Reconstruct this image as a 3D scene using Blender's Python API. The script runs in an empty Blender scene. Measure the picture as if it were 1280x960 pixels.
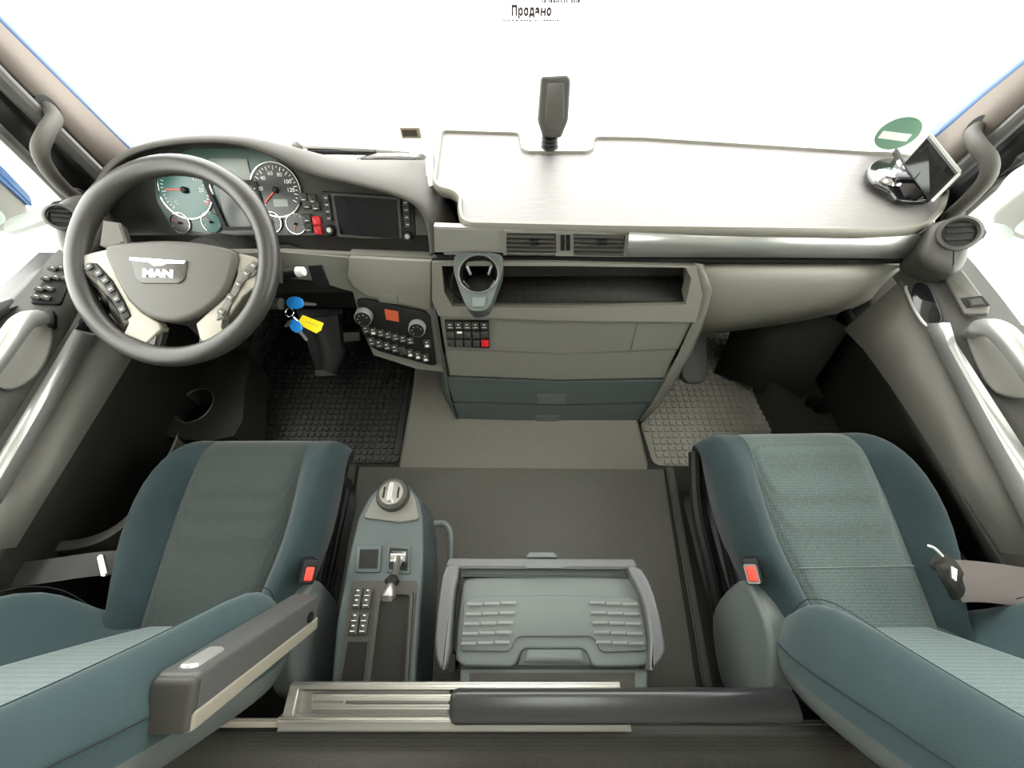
import bpy, bmesh, math, random
from mathutils import Vector, Matrix
random.seed(4)
R = math.radians
V = Vector
# ------------------------------------------------------------ camera, world, exposure
F = 481.0; PITCH = R(58); CAM = V((0, 0, 1.15))
sc = bpy.context.scene
cd = bpy.data.cameras.new('camera'); cd.sensor_width = 36; cd.lens = F/1280*36; cd.clip_start = .02
cam = bpy.data.objects.new('camera', cd); sc.collection.objects.link(cam)
cam.location = CAM; cam.rotation_euler = (R(90)-PITCH, 0, 0); sc.camera = cam
w = bpy.data.worlds.new('sky'); sc.world = w; w.use_nodes = True
bg = w.node_tree.nodes['Background']; bg.inputs[0].default_value = (1, .995, .96, 1); bg.inputs[1].default_value = 5.0
sc.view_settings.view_transform = 'Standard'; sc.view_settings.look = 'None'
sc.view_settings.gamma = 1; sc.view_settings.exposure = 1.0
try:
    sc.view_settings.use_curve_mapping = False
except Exception: pass

# ------------------------------------------------------------ helpers
CF = V((0, math.cos(PITCH), -math.sin(PITCH))); CU = V((0, math.sin(PITCH), math.cos(PITCH)))
def W(px, py, x=None, y=None, z=None, d=None, fr=None, off=0):
    """pixel of the 1280x960 photograph -> point on a real plane of the cab"""
    D = CF + V(((px-640)/F, 0, 0)) + CU*((480-py)/F)
    if fr is not None:
        t = ((fr.o + fr.Z*off) - CAM).dot(fr.Z)/D.dot(fr.Z)
    elif x is not None: t = (x-CAM.x)/D.x
    elif y is not None: t = (y-CAM.y)/D.y
    elif z is not None: t = (z-CAM.z)/D.z
    else: t = d
    return CAM + D*t
class Fr:
    def __init__(s, o, n, up):
        s.o = V(o); s.Z = V(n).normalized(); up = V(up)
        s.Y = (up - s.Z*up.dot(s.Z)).normalized(); s.X = s.Y.cross(s.Z)
    def p(s, u, v, w=0): return s.o + s.X*u + s.Y*v + s.Z*w
    def uv(s, px, py, off=0):
        q = W(px, py, fr=s, off=off) - s.o
        return (q.dot(s.X), q.dot(s.Y))
    def uvs(s, pts, off=0): return [s.uv(a, b, off) for a, b in pts]
def HZ(z): return Fr((0, 0, z), (0, 0, 1), (0, 1, 0))

def smooth_closed(pts, n=4):
    """Catmull-Rom through a closed list of tuples"""
    m = len(pts); out = []
    for i in range(m):
        p0, p1, p2, p3 = [pts[(i+k-1) % m] for k in range(4)]
        for k in range(n):
            t = k/n
            out.append(tuple(.5*((2*b)+(-a+c)*t+(2*a-5*b+4*c-e)*t*t+(-a+3*b-3*c+e)*t**3) for a, b, c, e in zip(p0, p1, p2, p3)))
    return out
def smooth_open(pts, n=6):
    out = []; m = len(pts)
    for i in range(m-1):
        p0 = pts[max(i-1, 0)]; p1 = pts[i]; p2 = pts[i+1]; p3 = pts[min(i+2, m-1)]
        for k in range(n):
            t = k/n
            out.append(V(tuple(.5*((2*b)+(-a+c)*t+(2*a-5*b+4*c-e)*t*t+(-a+3*b-3*c+e)*t**3) for a, b, c, e in zip(p0, p1, p2, p3))))
    out.append(V(pts[-1])); return out
def fillet(pts, r, n=4):
    """round the corners of a closed 2-D polygon"""
    m = len(pts); out = []
    for i in range(m):
        p = V(pts[i]).to_2d(); a = V(pts[i-1]).to_2d()-p; b = V(pts[(i+1) % m]).to_2d()-p
        rr = min(r, a.length*.45, b.length*.45)
        if rr < 1e-5: out.append(tuple(p)); continue
        A = p+a.normalized()*rr; B = p+b.normalized()*rr
        for k in range(n+1):
            t = k/n
            q = A*(1-t)**2 + p*2*t*(1-t) + B*t*t
            out.append((q.x, q.y))
    return out
def rect(cx, cy, w, h, r=0, n=3):
    pts = [(cx-w/2, cy-h/2), (cx+w/2, cy-h/2), (cx+w/2, cy+h/2), (cx-w/2, cy+h/2)]
    return fillet(pts, r, n) if r else pts
def circ(cx, cy, r, n=24, ry=None):
    return [(cx+r*math.cos(2*math.pi*k/n), cy+(ry or r)*math.sin(2*math.pi*k/n)) for k in range(n)]

def inset(pts, d):
    n = len(pts); ar = sum(pts[i-1][0]*pts[i][1]-pts[i][0]*pts[i-1][1] for i in range(n)); sg = 1 if ar > 0 else -1; out = []
    for i in range(n):
        t = V(pts[(i+1) % n]).to_2d()-V(pts[i-1]).to_2d(); t.normalize()
        out.append((pts[i][0]-sg*t.y*d, pts[i][1]+sg*t.x*d))
    return out
def prism(bm, pts, fr, w0, w1, bev=0, seg=2, taper=0):
    if bev and len(pts) >= 12 and not taper:
        rows = [[fr.p(u, v, w0) for u, v in pts]]
        for k in range(seg+2):
            a = math.pi/2*k/(seg+1)
            rows.append([fr.p(u, v, w1-bev*(1-math.sin(a))) for u, v in inset(pts, bev*(1-math.cos(a)))])
        loft(bm, rows, closed=True, caps=True); return
    a = [bm.verts.new(fr.p(u, v, w0)) for u, v in pts]
    if taper:
        cx = sum(p[0] for p in pts)/len(pts); cy = sum(p[1] for p in pts)/len(pts)
        tp = [(cx+(u-cx)*(1-taper), cy+(v-cy)*(1-taper)) for u, v in pts]
    else: tp = pts
    b = [bm.verts.new(fr.p(u, v, w1)) for u, v in tp]
    n = len(pts)
    bot = bm.faces.new(a); top = bm.faces.new(b)
    for i in range(n): bm.faces.new((a[i], a[(i+1) % n], b[(i+1) % n], b[i]))
    if bev:
        bmesh.ops.bevel(bm, geom=list(top.edges), offset=bev, segments=seg, affect='EDGES', clamp_overlap=True)
def ring(bm, outer, inner, fr, w0, w1):
    n = len(outer); assert n == len(inner)
    vs = [[bm.verts.new(fr.p(u, v, w)) for u, v in L] for L, w in ((outer, w0), (outer, w1), (inner, w1), (inner, w0))]
    for a, b in ((0, 1), (1, 2), (2, 3), (3, 0)):
        for i in range(n):
            j = (i+1) % n
            bm.faces.new((vs[a][i], vs[a][j], vs[b][j], vs[b][i]))
def loft(bm, rows, closed=False, caps=False, cyc=False):
    vs = [[bm.verts.new(p) for p in r] for r in rows]
    n = len(rows[0]); m = len(rows)
    for i in range(m if cyc else m-1):
        a = vs[i]; b = vs[(i+1) % m]
        for j in range(n if closed else n-1):
            k = (j+1) % n
            bm.faces.new((a[j], a[k], b[k], b[j]))
    if caps:
        bm.faces.new(vs[0]); bm.faces.new(vs[-1])
    return vs
def tube(bm, path, r, seg=10, caps=True, flat=1.0, up=V((0, 0, 1))):
    rows = []; n = len(path)
    for i, p in enumerate(path):
        t = (V(path[min(i+1, n-1)])-V(path[max(i-1, 0)])).normalized()
        a = t.cross(up)
        if a.length < 1e-3: a = t.cross(V((0, 1, 0)))
        a.normalize(); b = t.cross(a)
        rr = r[i] if isinstance(r, (list, tuple)) else r
        rows.append([V(p)+a*rr*math.cos(2*math.pi*k/seg)+b*rr*flat*math.sin(2*math.pi*k/seg) for k in range(seg)])
    loft(bm, rows, closed=True, caps=caps)
def lathe(bm, prof, fr, cx=0, cy=0, seg=24, caps=True):
    rows = [[fr.p(cx+r*math.cos(2*math.pi*k/seg), cy+r*math.sin(2*math.pi*k/seg), w) for k in range(seg)] for r, w in prof]
    loft(bm, rows, closed=True, caps=caps)
def box(bm, lo, hi, bev=0):
    x0, y0, z0 = lo; x1, y1, z1 = hi
    vs = [bm.verts.new((x, y, z)) for x in (x0, x1) for y in (y0, y1) for z in (z0, z1)]
    fs = [bm.faces.new([vs[i] for i in f]) for f in ((0, 1, 3, 2), (4, 6, 7, 5), (0, 4, 5, 1), (2, 3, 7, 6), (0, 2, 6, 4), (1, 5, 7, 3))]
    if bev: bmesh.ops.bevel(bm, geom=list({e for f in fs for e in f.edges}), offset=bev, segments=2, affect='EDGES', clamp_overlap=True)
def bar(bm, a, b, w, h, up=V((0, 0, 1)), bev=0):
    a = V(a); b = V(b); t = (b-a).normalized(); s = t.cross(up).normalized(); u = s.cross(t)
    vs = [bm.verts.new(p+s*i*w/2+u*j*h/2) for p in (a, b) for i in (-1, 1) for j in (-1, 1)]
    fs = [bm.faces.new([vs[i] for i in f]) for f in ((0, 1, 3, 2), (4, 6, 7, 5), (0, 4, 5, 1), (2, 3, 7, 6), (0, 2, 6, 4), (1, 5, 7, 3))]
    if bev: bmesh.ops.bevel(bm, geom=list({e for f in fs for e in f.edges}), offset=bev, segments=2, affect='EDGES', clamp_overlap=True)

ROOT = sc.collection
def wloc(o):
    p = V(o.location)
    while o.parent: o = o.parent; p += V(o.location)
    return p
def obj(name, bm, m, parent=None, subs=0, solid=0, ang=35, soff=-1):
    bmesh.ops.remove_doubles(bm, verts=bm.verts, dist=1e-6)
    bmesh.ops.recalc_face_normals(bm, faces=bm.faces)
    c = V((0, 0, 0))
    for v in bm.verts: c += v.co
    c /= max(1, len(bm.verts))
    bmesh.ops.translate(bm, verts=bm.verts, vec=-c)
    me = bpy.data.meshes.new(name); bm.to_mesh(me); bm.free()
    for mm in (m if isinstance(m, (list, tuple)) else [m]): me.materials.append(mm)
    me.shade_smooth()
    if not subs: me.set_sharp_from_angle(angle=R(ang))
    o = bpy.data.objects.new(name, me); ROOT.objects.link(o)
    if parent:
        o.parent = parent; o.location = c - wloc(parent)
    else: o.location = c
    if solid:
        s = o.modifiers.new('s', 'SOLIDIFY'); s.thickness = solid; s.offset = soff
    if subs:
        s = o.modifiers.new('u', 'SUBSURF'); s.levels = subs; s.render_levels = subs
    return o
def thing(name, label, cat, loc, group=None):
    o = bpy.data.objects.new(name, None); ROOT.objects.link(o); o.location = loc; o.empty_display_size = .05
    return tag(o, label, cat, group)
def tag(o, label, cat, group=None):
    o['label'] = label; o['category'] = cat
    if group: o['group'] = group
    return o
def struct(o): o['kind'] = 'structure'; return o
def B(): return bmesh.new()
def PR(name, pts, fr, w0, w1, m, parent=None, bev=0, seg=2, px=True, fil=0, taper=0, sm=0):
    """prism from pixel outline on a frame"""
    q = fr.uvs(pts) if px else pts
    if sm: q = smooth_closed(q, sm)
    if fil: q = fillet(q, fil)
    bm = B(); prism(bm, q, fr, w0, w1, bev, seg, taper); return obj(name, bm, m, parent)
def text_bm(s, size, fr, u, v, w=.0008, bold=0, th=.0003, sx=1, rot=0, spacing=1):
    cu = bpy.data.curves.new('t', 'FONT'); cu.body = s; cu.size = size; cu.align_x = 'CENTER'; cu.align_y = 'CENTER'
    cu.offset = bold; cu.extrude = th; cu.resolution_u = 2; cu.space_character = spacing
    o = bpy.data.objects.new('t', cu); ROOT.objects.link(o)
    me = bpy.data.meshes.new_from_object(o)
    bm = B(); bm.from_mesh(me)
    ca, sa = math.cos(rot), math.sin(rot)
    for vt in bm.verts:
        x, y, z = vt.co; x *= sx
        vt.co = fr.p(u+x*ca-y*sa, v+x*sa+y*ca, w+z)
    bpy.data.objects.remove(o); bpy.data.curves.remove(cu); bpy.data.meshes.remove(me)
    return bm

# ------------------------------------------------------------ materials
def mat(name, col, rough=.5, metal=0, bump=0, scale=300, kind='noise', var=.0, emit=0, spec=.5, sheen=0, coat=0, vscale=6):
    m = bpy.data.materials.new(name); m.use_nodes = True; nt = m.node_tree; b = nt.nodes['Principled BSDF']
    b.inputs['Base Color'].default_value = (*col, 1); b.inputs['Roughness'].default_value = rough
    b.inputs['Metallic'].default_value = metal; b.inputs['Specular IOR Level'].default_value = spec
    if sheen: b.inputs['Sheen Weight'].default_value = sheen; b.inputs['Sheen Roughness'].default_value = .4
    if coat: b.inputs['Coat Weight'].default_value = coat
    if emit: b.inputs['Emission Color'].default_value = (*col, 1); b.inputs['Emission Strength'].default_value = emit
    tc = nt.nodes.new('ShaderNodeTexCoord')
    if bump:
        if kind == 'noise':
            t = nt.nodes.new('ShaderNodeTexNoise'); t.inputs['Scale'].default_value = scale; t.inputs['Detail'].default_value = 3; out = t.outputs['Fac']
        elif kind == 'weave':
            t = nt.nodes.new('ShaderNodeTexVoronoi'); t.inputs['Scale'].default_value = scale; out = t.outputs['Distance']
            t.inputs['Randomness'].default_value = .25
        else:
            t = nt.nodes.new('ShaderNodeTexWave'); t.inputs['Scale'].default_value = scale; out = t.outputs['Fac']
        nt.links.new(tc.outputs['Object'], t.inputs['Vector'])
        bp = nt.nodes.new('ShaderNodeBump'); bp.inputs['Strength'].default_value = bump; bp.inputs['Distance'].default_value = .001
        nt.links.new(out, bp.inputs['Height']); nt.links.new(bp.outputs['Normal'], b.inputs['Normal'])
        if kind == 'weave':
            cr = nt.nodes.new('ShaderNodeMix'); cr.data_type = 'RGBA'
            cr.inputs[6].default_value = (*[min(1, c*1.55) for c in col], 1); cr.inputs[7].default_value = (*[c*.42 for c in col], 1)
            nt.links.new(out, cr.inputs[0]); nt.links.new(cr.outputs[2], b.inputs['Base Color'])
    if var:
        n = nt.nodes.new('ShaderNodeTexNoise'); n.inputs['Scale'].default_value = vscale; n.inputs['Detail'].default_value = 5
        nt.links.new(tc.outputs['Object'], n.inputs['Vector'])
        mx = nt.nodes.new('ShaderNodeMix'); mx.data_type = 'RGBA'
        mx.inputs[6].default_value = (*[c*(1-var) for c in col], 1); mx.inputs[7].default_value = (*[min(1, c*(1+var)) for c in col], 1)
        nt.links.new(n.outputs['Fac'], mx.inputs[0])
        if not (bump and kind == 'weave'): nt.links.new(mx.outputs[2], b.inputs['Base Color'])
    return m
def glass(name, tint=(1, 1, 1), gl=.06):
    m = bpy.data.materials.new(name); m.use_nodes = True; nt = m.node_tree; nt.nodes.clear()
    o = nt.nodes.new('ShaderNodeOutputMaterial'); t = nt.nodes.new('ShaderNodeBsdfTransparent'); t.inputs[0].default_value = (*tint, 1)
    g = nt.nodes.new('ShaderNodeBsdfGlossy'); g.inputs['Roughness'].default_value = .02
    mx = nt.nodes.new('ShaderNodeMixShader'); mx.inputs[0].default_value = gl
    nt.links.new(t.outputs[0], mx.inputs[1]); nt.links.new(g.outputs[0], mx.inputs[2]); nt.links.new(mx.outputs[0], o.inputs[0])
    return m
GREY = mat('grey dash plastic', (.155, .148, .122), .42, bump=.25, scale=900, var=.04)
GREY2 = mat('grey console plastic', (.125, .122, .104), .45, bump=.25, scale=900, var=.04)
DGREY = mat('dark grey plastic', (.044, .042, .037), .48, bump=.3, scale=900, var=.05, spec=.35)
DOORG = mat('door panel grey', (.092, .088, .076), .5, bump=.3, scale=900, var=.05)
RIB = mat('pale ribs', (.17, .18, .175), .35)
HOODM = mat('matt dark dash skin', (.050, .047, .040), .62, bump=.3, scale=900, spec=.3)
SLATE = mat('slate drawer plastic', (.050, .060, .057), .45, bump=.25, scale=900)
TEALP = mat('blue grey console plastic', (.052, .066, .067), .42, bump=.2, scale=900, var=.05)
COOLG = mat('blue grey lid plastic', (.095, .108, .104), .42, bump=.2, scale=900, var=.08, vscale=9)
BLACK = mat('black plastic', (.008, .008, .008), .5, bump=.2, scale=900, spec=.25)
SOFT = mat('black soft plastic', (.014, .013, .011), .65, bump=.3, scale=900, spec=.25)
GLOSS = mat('gloss black', (.006, .006, .007), .08)
FLOORM = mat('dark studded floor covering', (.062, .060, .052), .62, bump=1.0, scale=260, var=.35, vscale=230, spec=.3)
CARPET = mat('grey tunnel covering', (.118, .111, .095), .65, bump=.9, scale=260, var=.22, vscale=230, spec=.3)
RUBBER = mat('black rubber mat', (.012, .012, .011), .42, bump=.3, scale=500, var=.3)
RUBLIT = mat('rubber mat painted window-lit', (.17, .162, .14), .30, bump=.3, scale=500, var=.45, vscale=9)  # same rubber, colour raised to stand in for window light on the mat
TEAL2 = mat('teal velour backrest', (.021, .044, .047), .85, bump=.6, scale=700, var=.4, sheen=.15, vscale=7)
TEAL = mat('dark teal velour', (.009, .024, .027), .85, bump=.6, scale=700, var=.5, sheen=.15, vscale=9)
TEALW = mat('teal woven seat fabric', (.055, .077, .073), .85, bump=1.0, scale=165, kind='weave', sheen=.3)
TEALW2 = mat('worn dark teal woven fabric', (.020, .028, .025), .85, bump=1.0, scale=210, kind='weave', sheen=.25)
TEALW3 = mat('pale teal woven fabric', (.060, .098, .096), .85, bump=.8, scale=260, kind='weave', sheen=.3)
MATT = mat('grey bunk fabric', (.050, .048, .043), .9, bump=1.0, scale=330, kind='weave')
ALU = mat('brushed aluminium', (.62, .60, .56), .30, metal=1, bump=.1, scale=200)
SILV = mat('silver painted plastic', (.42, .42, .40), .33, metal=.6)
SATIN = mat('satin silver trim', (.27, .26, .24), .38, metal=.5)
CHROME = mat('chrome', (.85, .85, .85), .08, metal=1)
LEATH = mat('black leather rim', (.028, .026, .023), .38, bump=.4, scale=500)
HUBM = mat('airbag cover plastic', (.058, .053, .045), .5, bump=.4, scale=700)
SPOKE = mat('champagne spoke metal', (.25, .23, .19), .45, metal=.3)
RED = mat('red switch', (.60, .015, .02), .4)
REDB = mat('red buckle button', (.75, .06, .04), .35)
REDN = mat('red needle', (.75, .08, .05), .4)
WHITE = mat('white print', (.75, .75, .72), .5)
PRINT = mat('dark grey print', (.035, .022, .026), .6)
PRINTL = mat('pale grey print', (.055, .05, .05), .6)
LCD = mat('grey green display', (.19, .22, .19), .25)
DIAL = mat('teal lit dial face', (.030, .115, .100), .22)
DIALD = mat('dark dial face', (.035, .035, .033), .25)
CLUS = mat('cluster face', (.050, .050, .045), .30)
GREEN = mat('green sticker', (.13, .25, .17), .5)
GREENL = mat('green telltale', (.02, .6, .15), .4, emit=.4)
AMBER = mat('red lcd', (.42, .075, .03), .3, emit=.06)
BLUE = mat('blue cab paint', (.045, .105, .24), .3, coat=.3)
KEYB = mat('blue key head', (.01, .19, .55), .35)
YEL = mat('yellow key tag', (.85, .68, .01), .5)
PILL = mat('beige pillar trim', (.15, .128, .108), .6, bump=.3, scale=600)
SEAL = mat('black rubber seal', (.014, .014, .014), .4, spec=.3)
LINER = mat('pale grey headliner', (.62, .60, .56), .9)
TARM = mat('concrete yard', (.42, .42, .40), .9, var=.1)
BELT = mat('grey seat belt webbing', (.12, .10, .09), .8, bump=.5, scale=300)
GL_FRONT = glass('windscreen glass'); GL_SIDE = glass('side window glass', (.96, .99, .96), .06)
MIRR = mat('mirror glass', (.8, .8, .8), .02, metal=1)
SHELF = mat('slate pattern table top', (.150, .142, .137), .50, var=.10, vscale=14)
nt = SHELF.node_tree; b_ = nt.nodes['Principled BSDF']; tc_ = nt.nodes.new('ShaderNodeTexCoord')
mp = nt.nodes.new('ShaderNodeMapping'); mp.inputs['Scale'].default_value = (6, 22, 1); mp.inputs['Rotation'].default_value = (0, 0, R(12))
nz = nt.nodes.new('ShaderNodeTexNoise'); nz.inputs['Scale'].default_value = 3; nz.inputs['Detail'].default_value = 8; nz.inputs['Roughness'].default_value = .7
bp_ = nt.nodes.new('ShaderNodeBump'); bp_.inputs['Strength'].default_value = .6; bp_.inputs['Distance'].default_value = .003
nt.links.new(tc_.outputs['Object'], mp.inputs[0]); nt.links.new(mp.outputs[0], nz.inputs['Vector']); nt.links.new(nz.outputs['Fac'], bp_.inputs['Height']); nt.links.new(bp_.outputs[0], b_.inputs['Normal'])

# ------------------------------------------------------------ the shell of the cab
bm = B(); box(bm, (-40, -40, -1.75), (40, 40, -1.70)); struct(obj('ground', bm, TARM))
H0 = HZ(0)
bm = B(); box(bm, (-1.10, -1.0, -.12), (1.10, .418, -.002)); fl = struct(obj('floor', bm, SOFT))
# raised engine-hatch panel between the seats
PR('floor_panel', [(449, 584), (829, 587), (872, 870), (405, 870)], H0, -.0, .006, FLOORM, fl, bev=.004)
for a, b in (((441, 580), (398, 870)), ((837, 584), (886, 870))):
    bm = B(); bar(bm, W(*a, z=.006), W(*b, z=.006), .022, .012, bev=.004); obj('edge_strip', bm, DGREY, fl)
bm = B(); box(bm, (-1.10, .418, -.12), (1.10, 1.25, -.045)); struct(obj('floor_footwell', bm, SOFT))
# engine tunnel in front, lighter covering, rounded shoulders
q = fillet(H0.uvs([(520, 440), (516, 480), (495, 592), (815, 594), (797, 522), (800, 440)]), .03)
bm = B(); prism(bm, q, H0, -.10, .0, bev=.014, seg=4); struct(obj('engine_tunnel', bm, CARPET))
bm = B(); box(bm, (-1.12, -.95, -.1), (1.12, -.9, 1.9)); struct(obj('wall_back', bm, LINER))
bm = B()
for lo, hi in (((-1.12, -.95), (1.12, -.15)), ((-1.12, .50), (1.12, 1.2)), ((-1.12, -.15), (-.30, .50)), ((.38, -.15), (1.12, .50))): box(bm, (lo[0], lo[1], 1.85), (hi[0], hi[1], 1.9))
struct(obj('ceiling', bm, LINER))
bm = B(); box(bm, (-.30, -.15, 1.875), (.38, .50, 1.88)); struct(obj('window_4', bm, GL_SIDE))   # unseen glazed roof hatch, added to let sky light onto seats and floor
bm = B(); box(bm, (-1.12, 1.0, 1.42), (1.12, 1.2, 1.9)); struct(obj('trim_header', bm, LINER))
bm = B(); box(bm, (-1.12, 1.17, -.2), (1.12, 1.22, .50)); struct(obj('wall_front', bm, SOFT))
for s, nm in ((-1, 'left'), (1, 'right')):
    xs = s*1.12
    bm = B()
    for lo, hi in (((-.95, -.1), (-.15, 1.9)), ((-.15, 1.30), (1.2, 1.9)), ((-.15, -.3), (1.2, .50)), ((1.14, .5), (1.2, 1.9))):
        box(bm, (min(xs, xs+s*.03), lo[0], lo[1]), (max(xs, xs+s*.03), hi[0], hi[1]))
    struct(obj('wall_'+nm, bm, LINER))
# windscreen
WX = [-1.12+.112*k for k in range(21)]
bm = B(); loft(bm, [[V((x, 1.205-.13*abs(x/1.1)**4, .50)) for x in WX], [V((x, 1.13-.13*abs(x/1.1)**4, 1.45)) for x in WX]])
struct(obj('window_1', bm, GL_FRONT))
for i, s in ((2, -1), (3, 1)):
    bm = B(); x = s*1.115
    loft(bm, [[V((x, -.15, .52)), V((x, .92, .52))], [V((x, -.15, 1.32)), V((x, .92, 1.32))]])
    struct(obj('window_%d' % i, bm, GL_SIDE))

# ------------------------------------------------------------ A pillars
def up_to_roof(L, z=1.5):
    a, b = L[0], L[1]; d = (a-b)/(a.z-b.z)
    return [a+V((0, -.06, 1))*(z-a.z)] + L
def pillar(s):
    def P(px, py, x): return W(px if s < 0 else 1280-px, py, x=s*x)
    root = bpy.data.objects.new('pillar_trim', None); ROOT.objects.link(root); root.location = (s*1.07, 1.0, .55); struct(root)
    def strip(name, A, Bq, m, th=.012, sub=0):
        rows = [up_to_roof([P(*p) for p in A]), up_to_roof([P(*p) for p in Bq])]
        bm = B(); loft(bm, rows); return obj(name, bm, m, root, solid=th, soff=-1 if s < 0 else 1)
    return root, strip, P
rootL, st, P = pillar(-1)
st('trim_cover', [(-60, -28, 1.05), (0, 33, 1.05), (80, 112, 1.05), (160, 190, 1.05)], [(-60, 20, 1.06), (0, 82, 1.06), (70, 152, 1.06), (133, 215, 1.06)], PILL)
st('body_edge', [(-60, -38, 1.10), (0, 22, 1.10), (80, 102, 1.10), (163, 183, 1.10)], [(-60, -26, 1.09), (0, 35, 1.09), (80, 114, 1.09), (160, 192, 1.09)], BLUE)
st('door_seal_panel', [(-60, 22, 1.09), (0, 84, 1.09), (70, 154, 1.09), (140, 222, 1.09)], [(-60, 100, 1.10), (0, 158, 1.10), (50, 210, 1.10), (90, 252, 1.10)], SEAL)
bm = B(); tube(bm, up_to_roof([P(a, b, 1.055) for a, b in ((-60, 34), (0, 97), (60, 156), (128, 222))]), .018, 10); obj('seal_tube', bm, mat('grey rubber seal', (.06, .058, .055), .35), rootL)
bm = B(); tube(bm, up_to_roof([P(a, b, 1.09) for a, b in ((-60, 105), (0, 165), (50, 213), (92, 256))]), .012, 8); obj('window_seal', bm, DGREY, rootL)
rootR, st, P = pillar(1)
st('trim_cover', [(-60, -10, 1.02), (0, 80, 1.02), (50, 120, 1.02), (96, 160, 1.02), (120, 180, 1.02)], [(-60, 60, 1.03), (0, 128, 1.03), (45, 165, 1.03), (85, 200, 1.03), (105, 220, 1.03)], PILL)
st('body_edge', [(-60, 10, 1.07), (0, 66, 1.07), (50, 106, 1.07), (100, 148, 1.07), (118, 163, 1.07)], [(-60, 26, 1.06), (0, 82, 1.06), (50, 122, 1.06), (98, 163, 1.06), (116, 178, 1.06)], BLUE)
st('door_seal_panel', [(-60, 80, 1.06), (0, 130, 1.06), (45, 168, 1.06), (88, 204, 1.06), (120, 240, 1.06)], [(-60, 130, 1.07), (0, 192, 1.07), (40, 228, 1.07), (70, 256, 1.07), (90, 285, 1.07)], SEAL)
bm = B(); tube(bm, up_to_roof([P(a, b, 1.03) for a, b in ((-60, 92), (0, 142), (60, 196), (110, 240))]), .014, 10); obj('seal_tube', bm, mat('grey rubber seal b', (.06, .058, .055), .35), rootR)
bm = B(); tube(bm, up_to_roof([P(a, b, 1.06) for a, b in ((-60, 140), (0, 198), (40, 234), (78, 268))]), .012, 8); obj('window_seal', bm, DGREY, rootR)

# grab handles
def grab(pts, x, r, label, foot):
    path = smooth_open([W(a, b, x=xx) for a, b, xx in pts], 6)
    root = thing('grab_handle', label, 'handle', path[-1], 'curved grab handles on the windscreen pillars')
    bm = B(); tube(bm, path, r, 12); obj('grip', bm, HOODM, root)
    for e in foot:
        c = path[e]; fr = Fr(c, (-1 if x > 0 else 1, -.2, 0), (0, 0, 1)); bm = B(); prism(bm, circ(0, 0, r*1.5, 16, r*2.0), fr, -.012, .004, .003); obj('mount', bm, BLACK, root)
grab([(60, 135, -1.05), (68, 148, -1.01), (58, 166, -.985), (50, 188, -.985), (60, 212, -1.0), (82, 237, -1.03), (103, 250, -1.05)], -1, .014, 'dark curved grab handle on the left pillar beside the steering wheel', (0, -1))
grab([(1222, 160, 1.03), (1215, 168, .99), (1222, 182, .965), (1236, 200, .97), (1234, 222, .98), (1212, 248, 1.0), (1185, 272, 1.03)], 1, .014, 'dark curved grab handle on the right pillar above the phone holder', (0, -1))

# ------------------------------------------------------------ doors
def strip3(name, rows, m, parent, th=.01, subs=0, flip=False, ang=35):
    bm = B(); loft(bm, rows); return obj(name, bm, m, parent, solid=th, soff=0, subs=subs, ang=ang)
def XS(pts): return [W(a, b, x=c) for a, b, c in pts]
d1 = bpy.data.objects.new('door_1', None); ROOT.objects.link(d1); d1.location = (-1.05, .2, 0); struct(d1)
# profile pieces of the left door; each row runs from the front end to the rear end
sill = [(78, 318, -1.065), (50, 345, -1.07), (18, 376, -1.07), (-60, 402, -1.07), (-300, 520, -1.07)]
sil2 = [(82, 328, -1.045), (55, 353, -1.05), (24, 384, -1.05), (-40, 425, -1.05), (-300, 560, -1.05)]
strip3('window_seal', [[p+V((-.05, 0, 0)) for p in XS(sill)], XS(sill), XS(sil2)], SEAL, d1, .012)
def dz(p, dx, dzv): return p + V((dx, 0, dzv))
inner = XS([(104, 340, -.985), (92, 380, -.985), (72, 425, -.985), (-5, 560, -.985), (-250, 980, -.985)])
strip3('upper_panel', [[V((-1.055, .74, .555)), V((-1.055, .68, .555)), V((-1.055, .58, .55)), V((-1.055, .27, .53)), V((-1.055, -.14, .53))],
                       [V((-1.02, .74, .535)), V((-1.02, .67, .53)), V((-1.02, .57, .52)), V((-1.02, .27, .50)), V((-1.02, -.14, .50))],
                       [V((-.985, .74, .505)), V((-.985, .66, .505)), V((-.985, .56, .49)), V((-.985, .27, .465)), V((-.985, -.14, .46))]], DGREY, d1, .006)
strip3('silver_strip', [XS([(92, 412, -.982), (0, 566, -.982), (-160, 830, -.982)]), XS([(104, 417, -.972), (3, 592, -.972), (-160, 865, -.972)]), XS([(117, 419, -.975), (6, 618, -.975), (-160, 900, -.975)])], SILV, d1, .006)
strip3('strip_tip', [XS([(150, 352, -.965), (120, 372, -.975), (93, 411, -.982)]), XS([(160, 362, -.965), (140, 385, -.975), (117, 417, -.98)])], GLOSS, d1, .006)
strip3('grey_panel', [XS([(128, 400, -.99), (118, 420, -.99), (6, 620, -.99), (-34, 690, -.99)]), XS([(175, 430, -.955), (162, 452, -.955), (91, 568, -.955), (20, 684, -.955)])], DOORG, d1, .008)
strip3('lower_panel', [[V((-1.005, .80, .34)), V((-1.005, .3, .33)), V((-1.005, -.14, .33))], [V((-1.03, .80, .25)), V((-1.03, .3, .25)), V((-1.03, -.14, .25))], [V((-1.035, .80, -.05)), V((-1.035, .3, -.05)), V((-1.035, -.14, -.05))]], SOFT, d1, .01)
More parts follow.
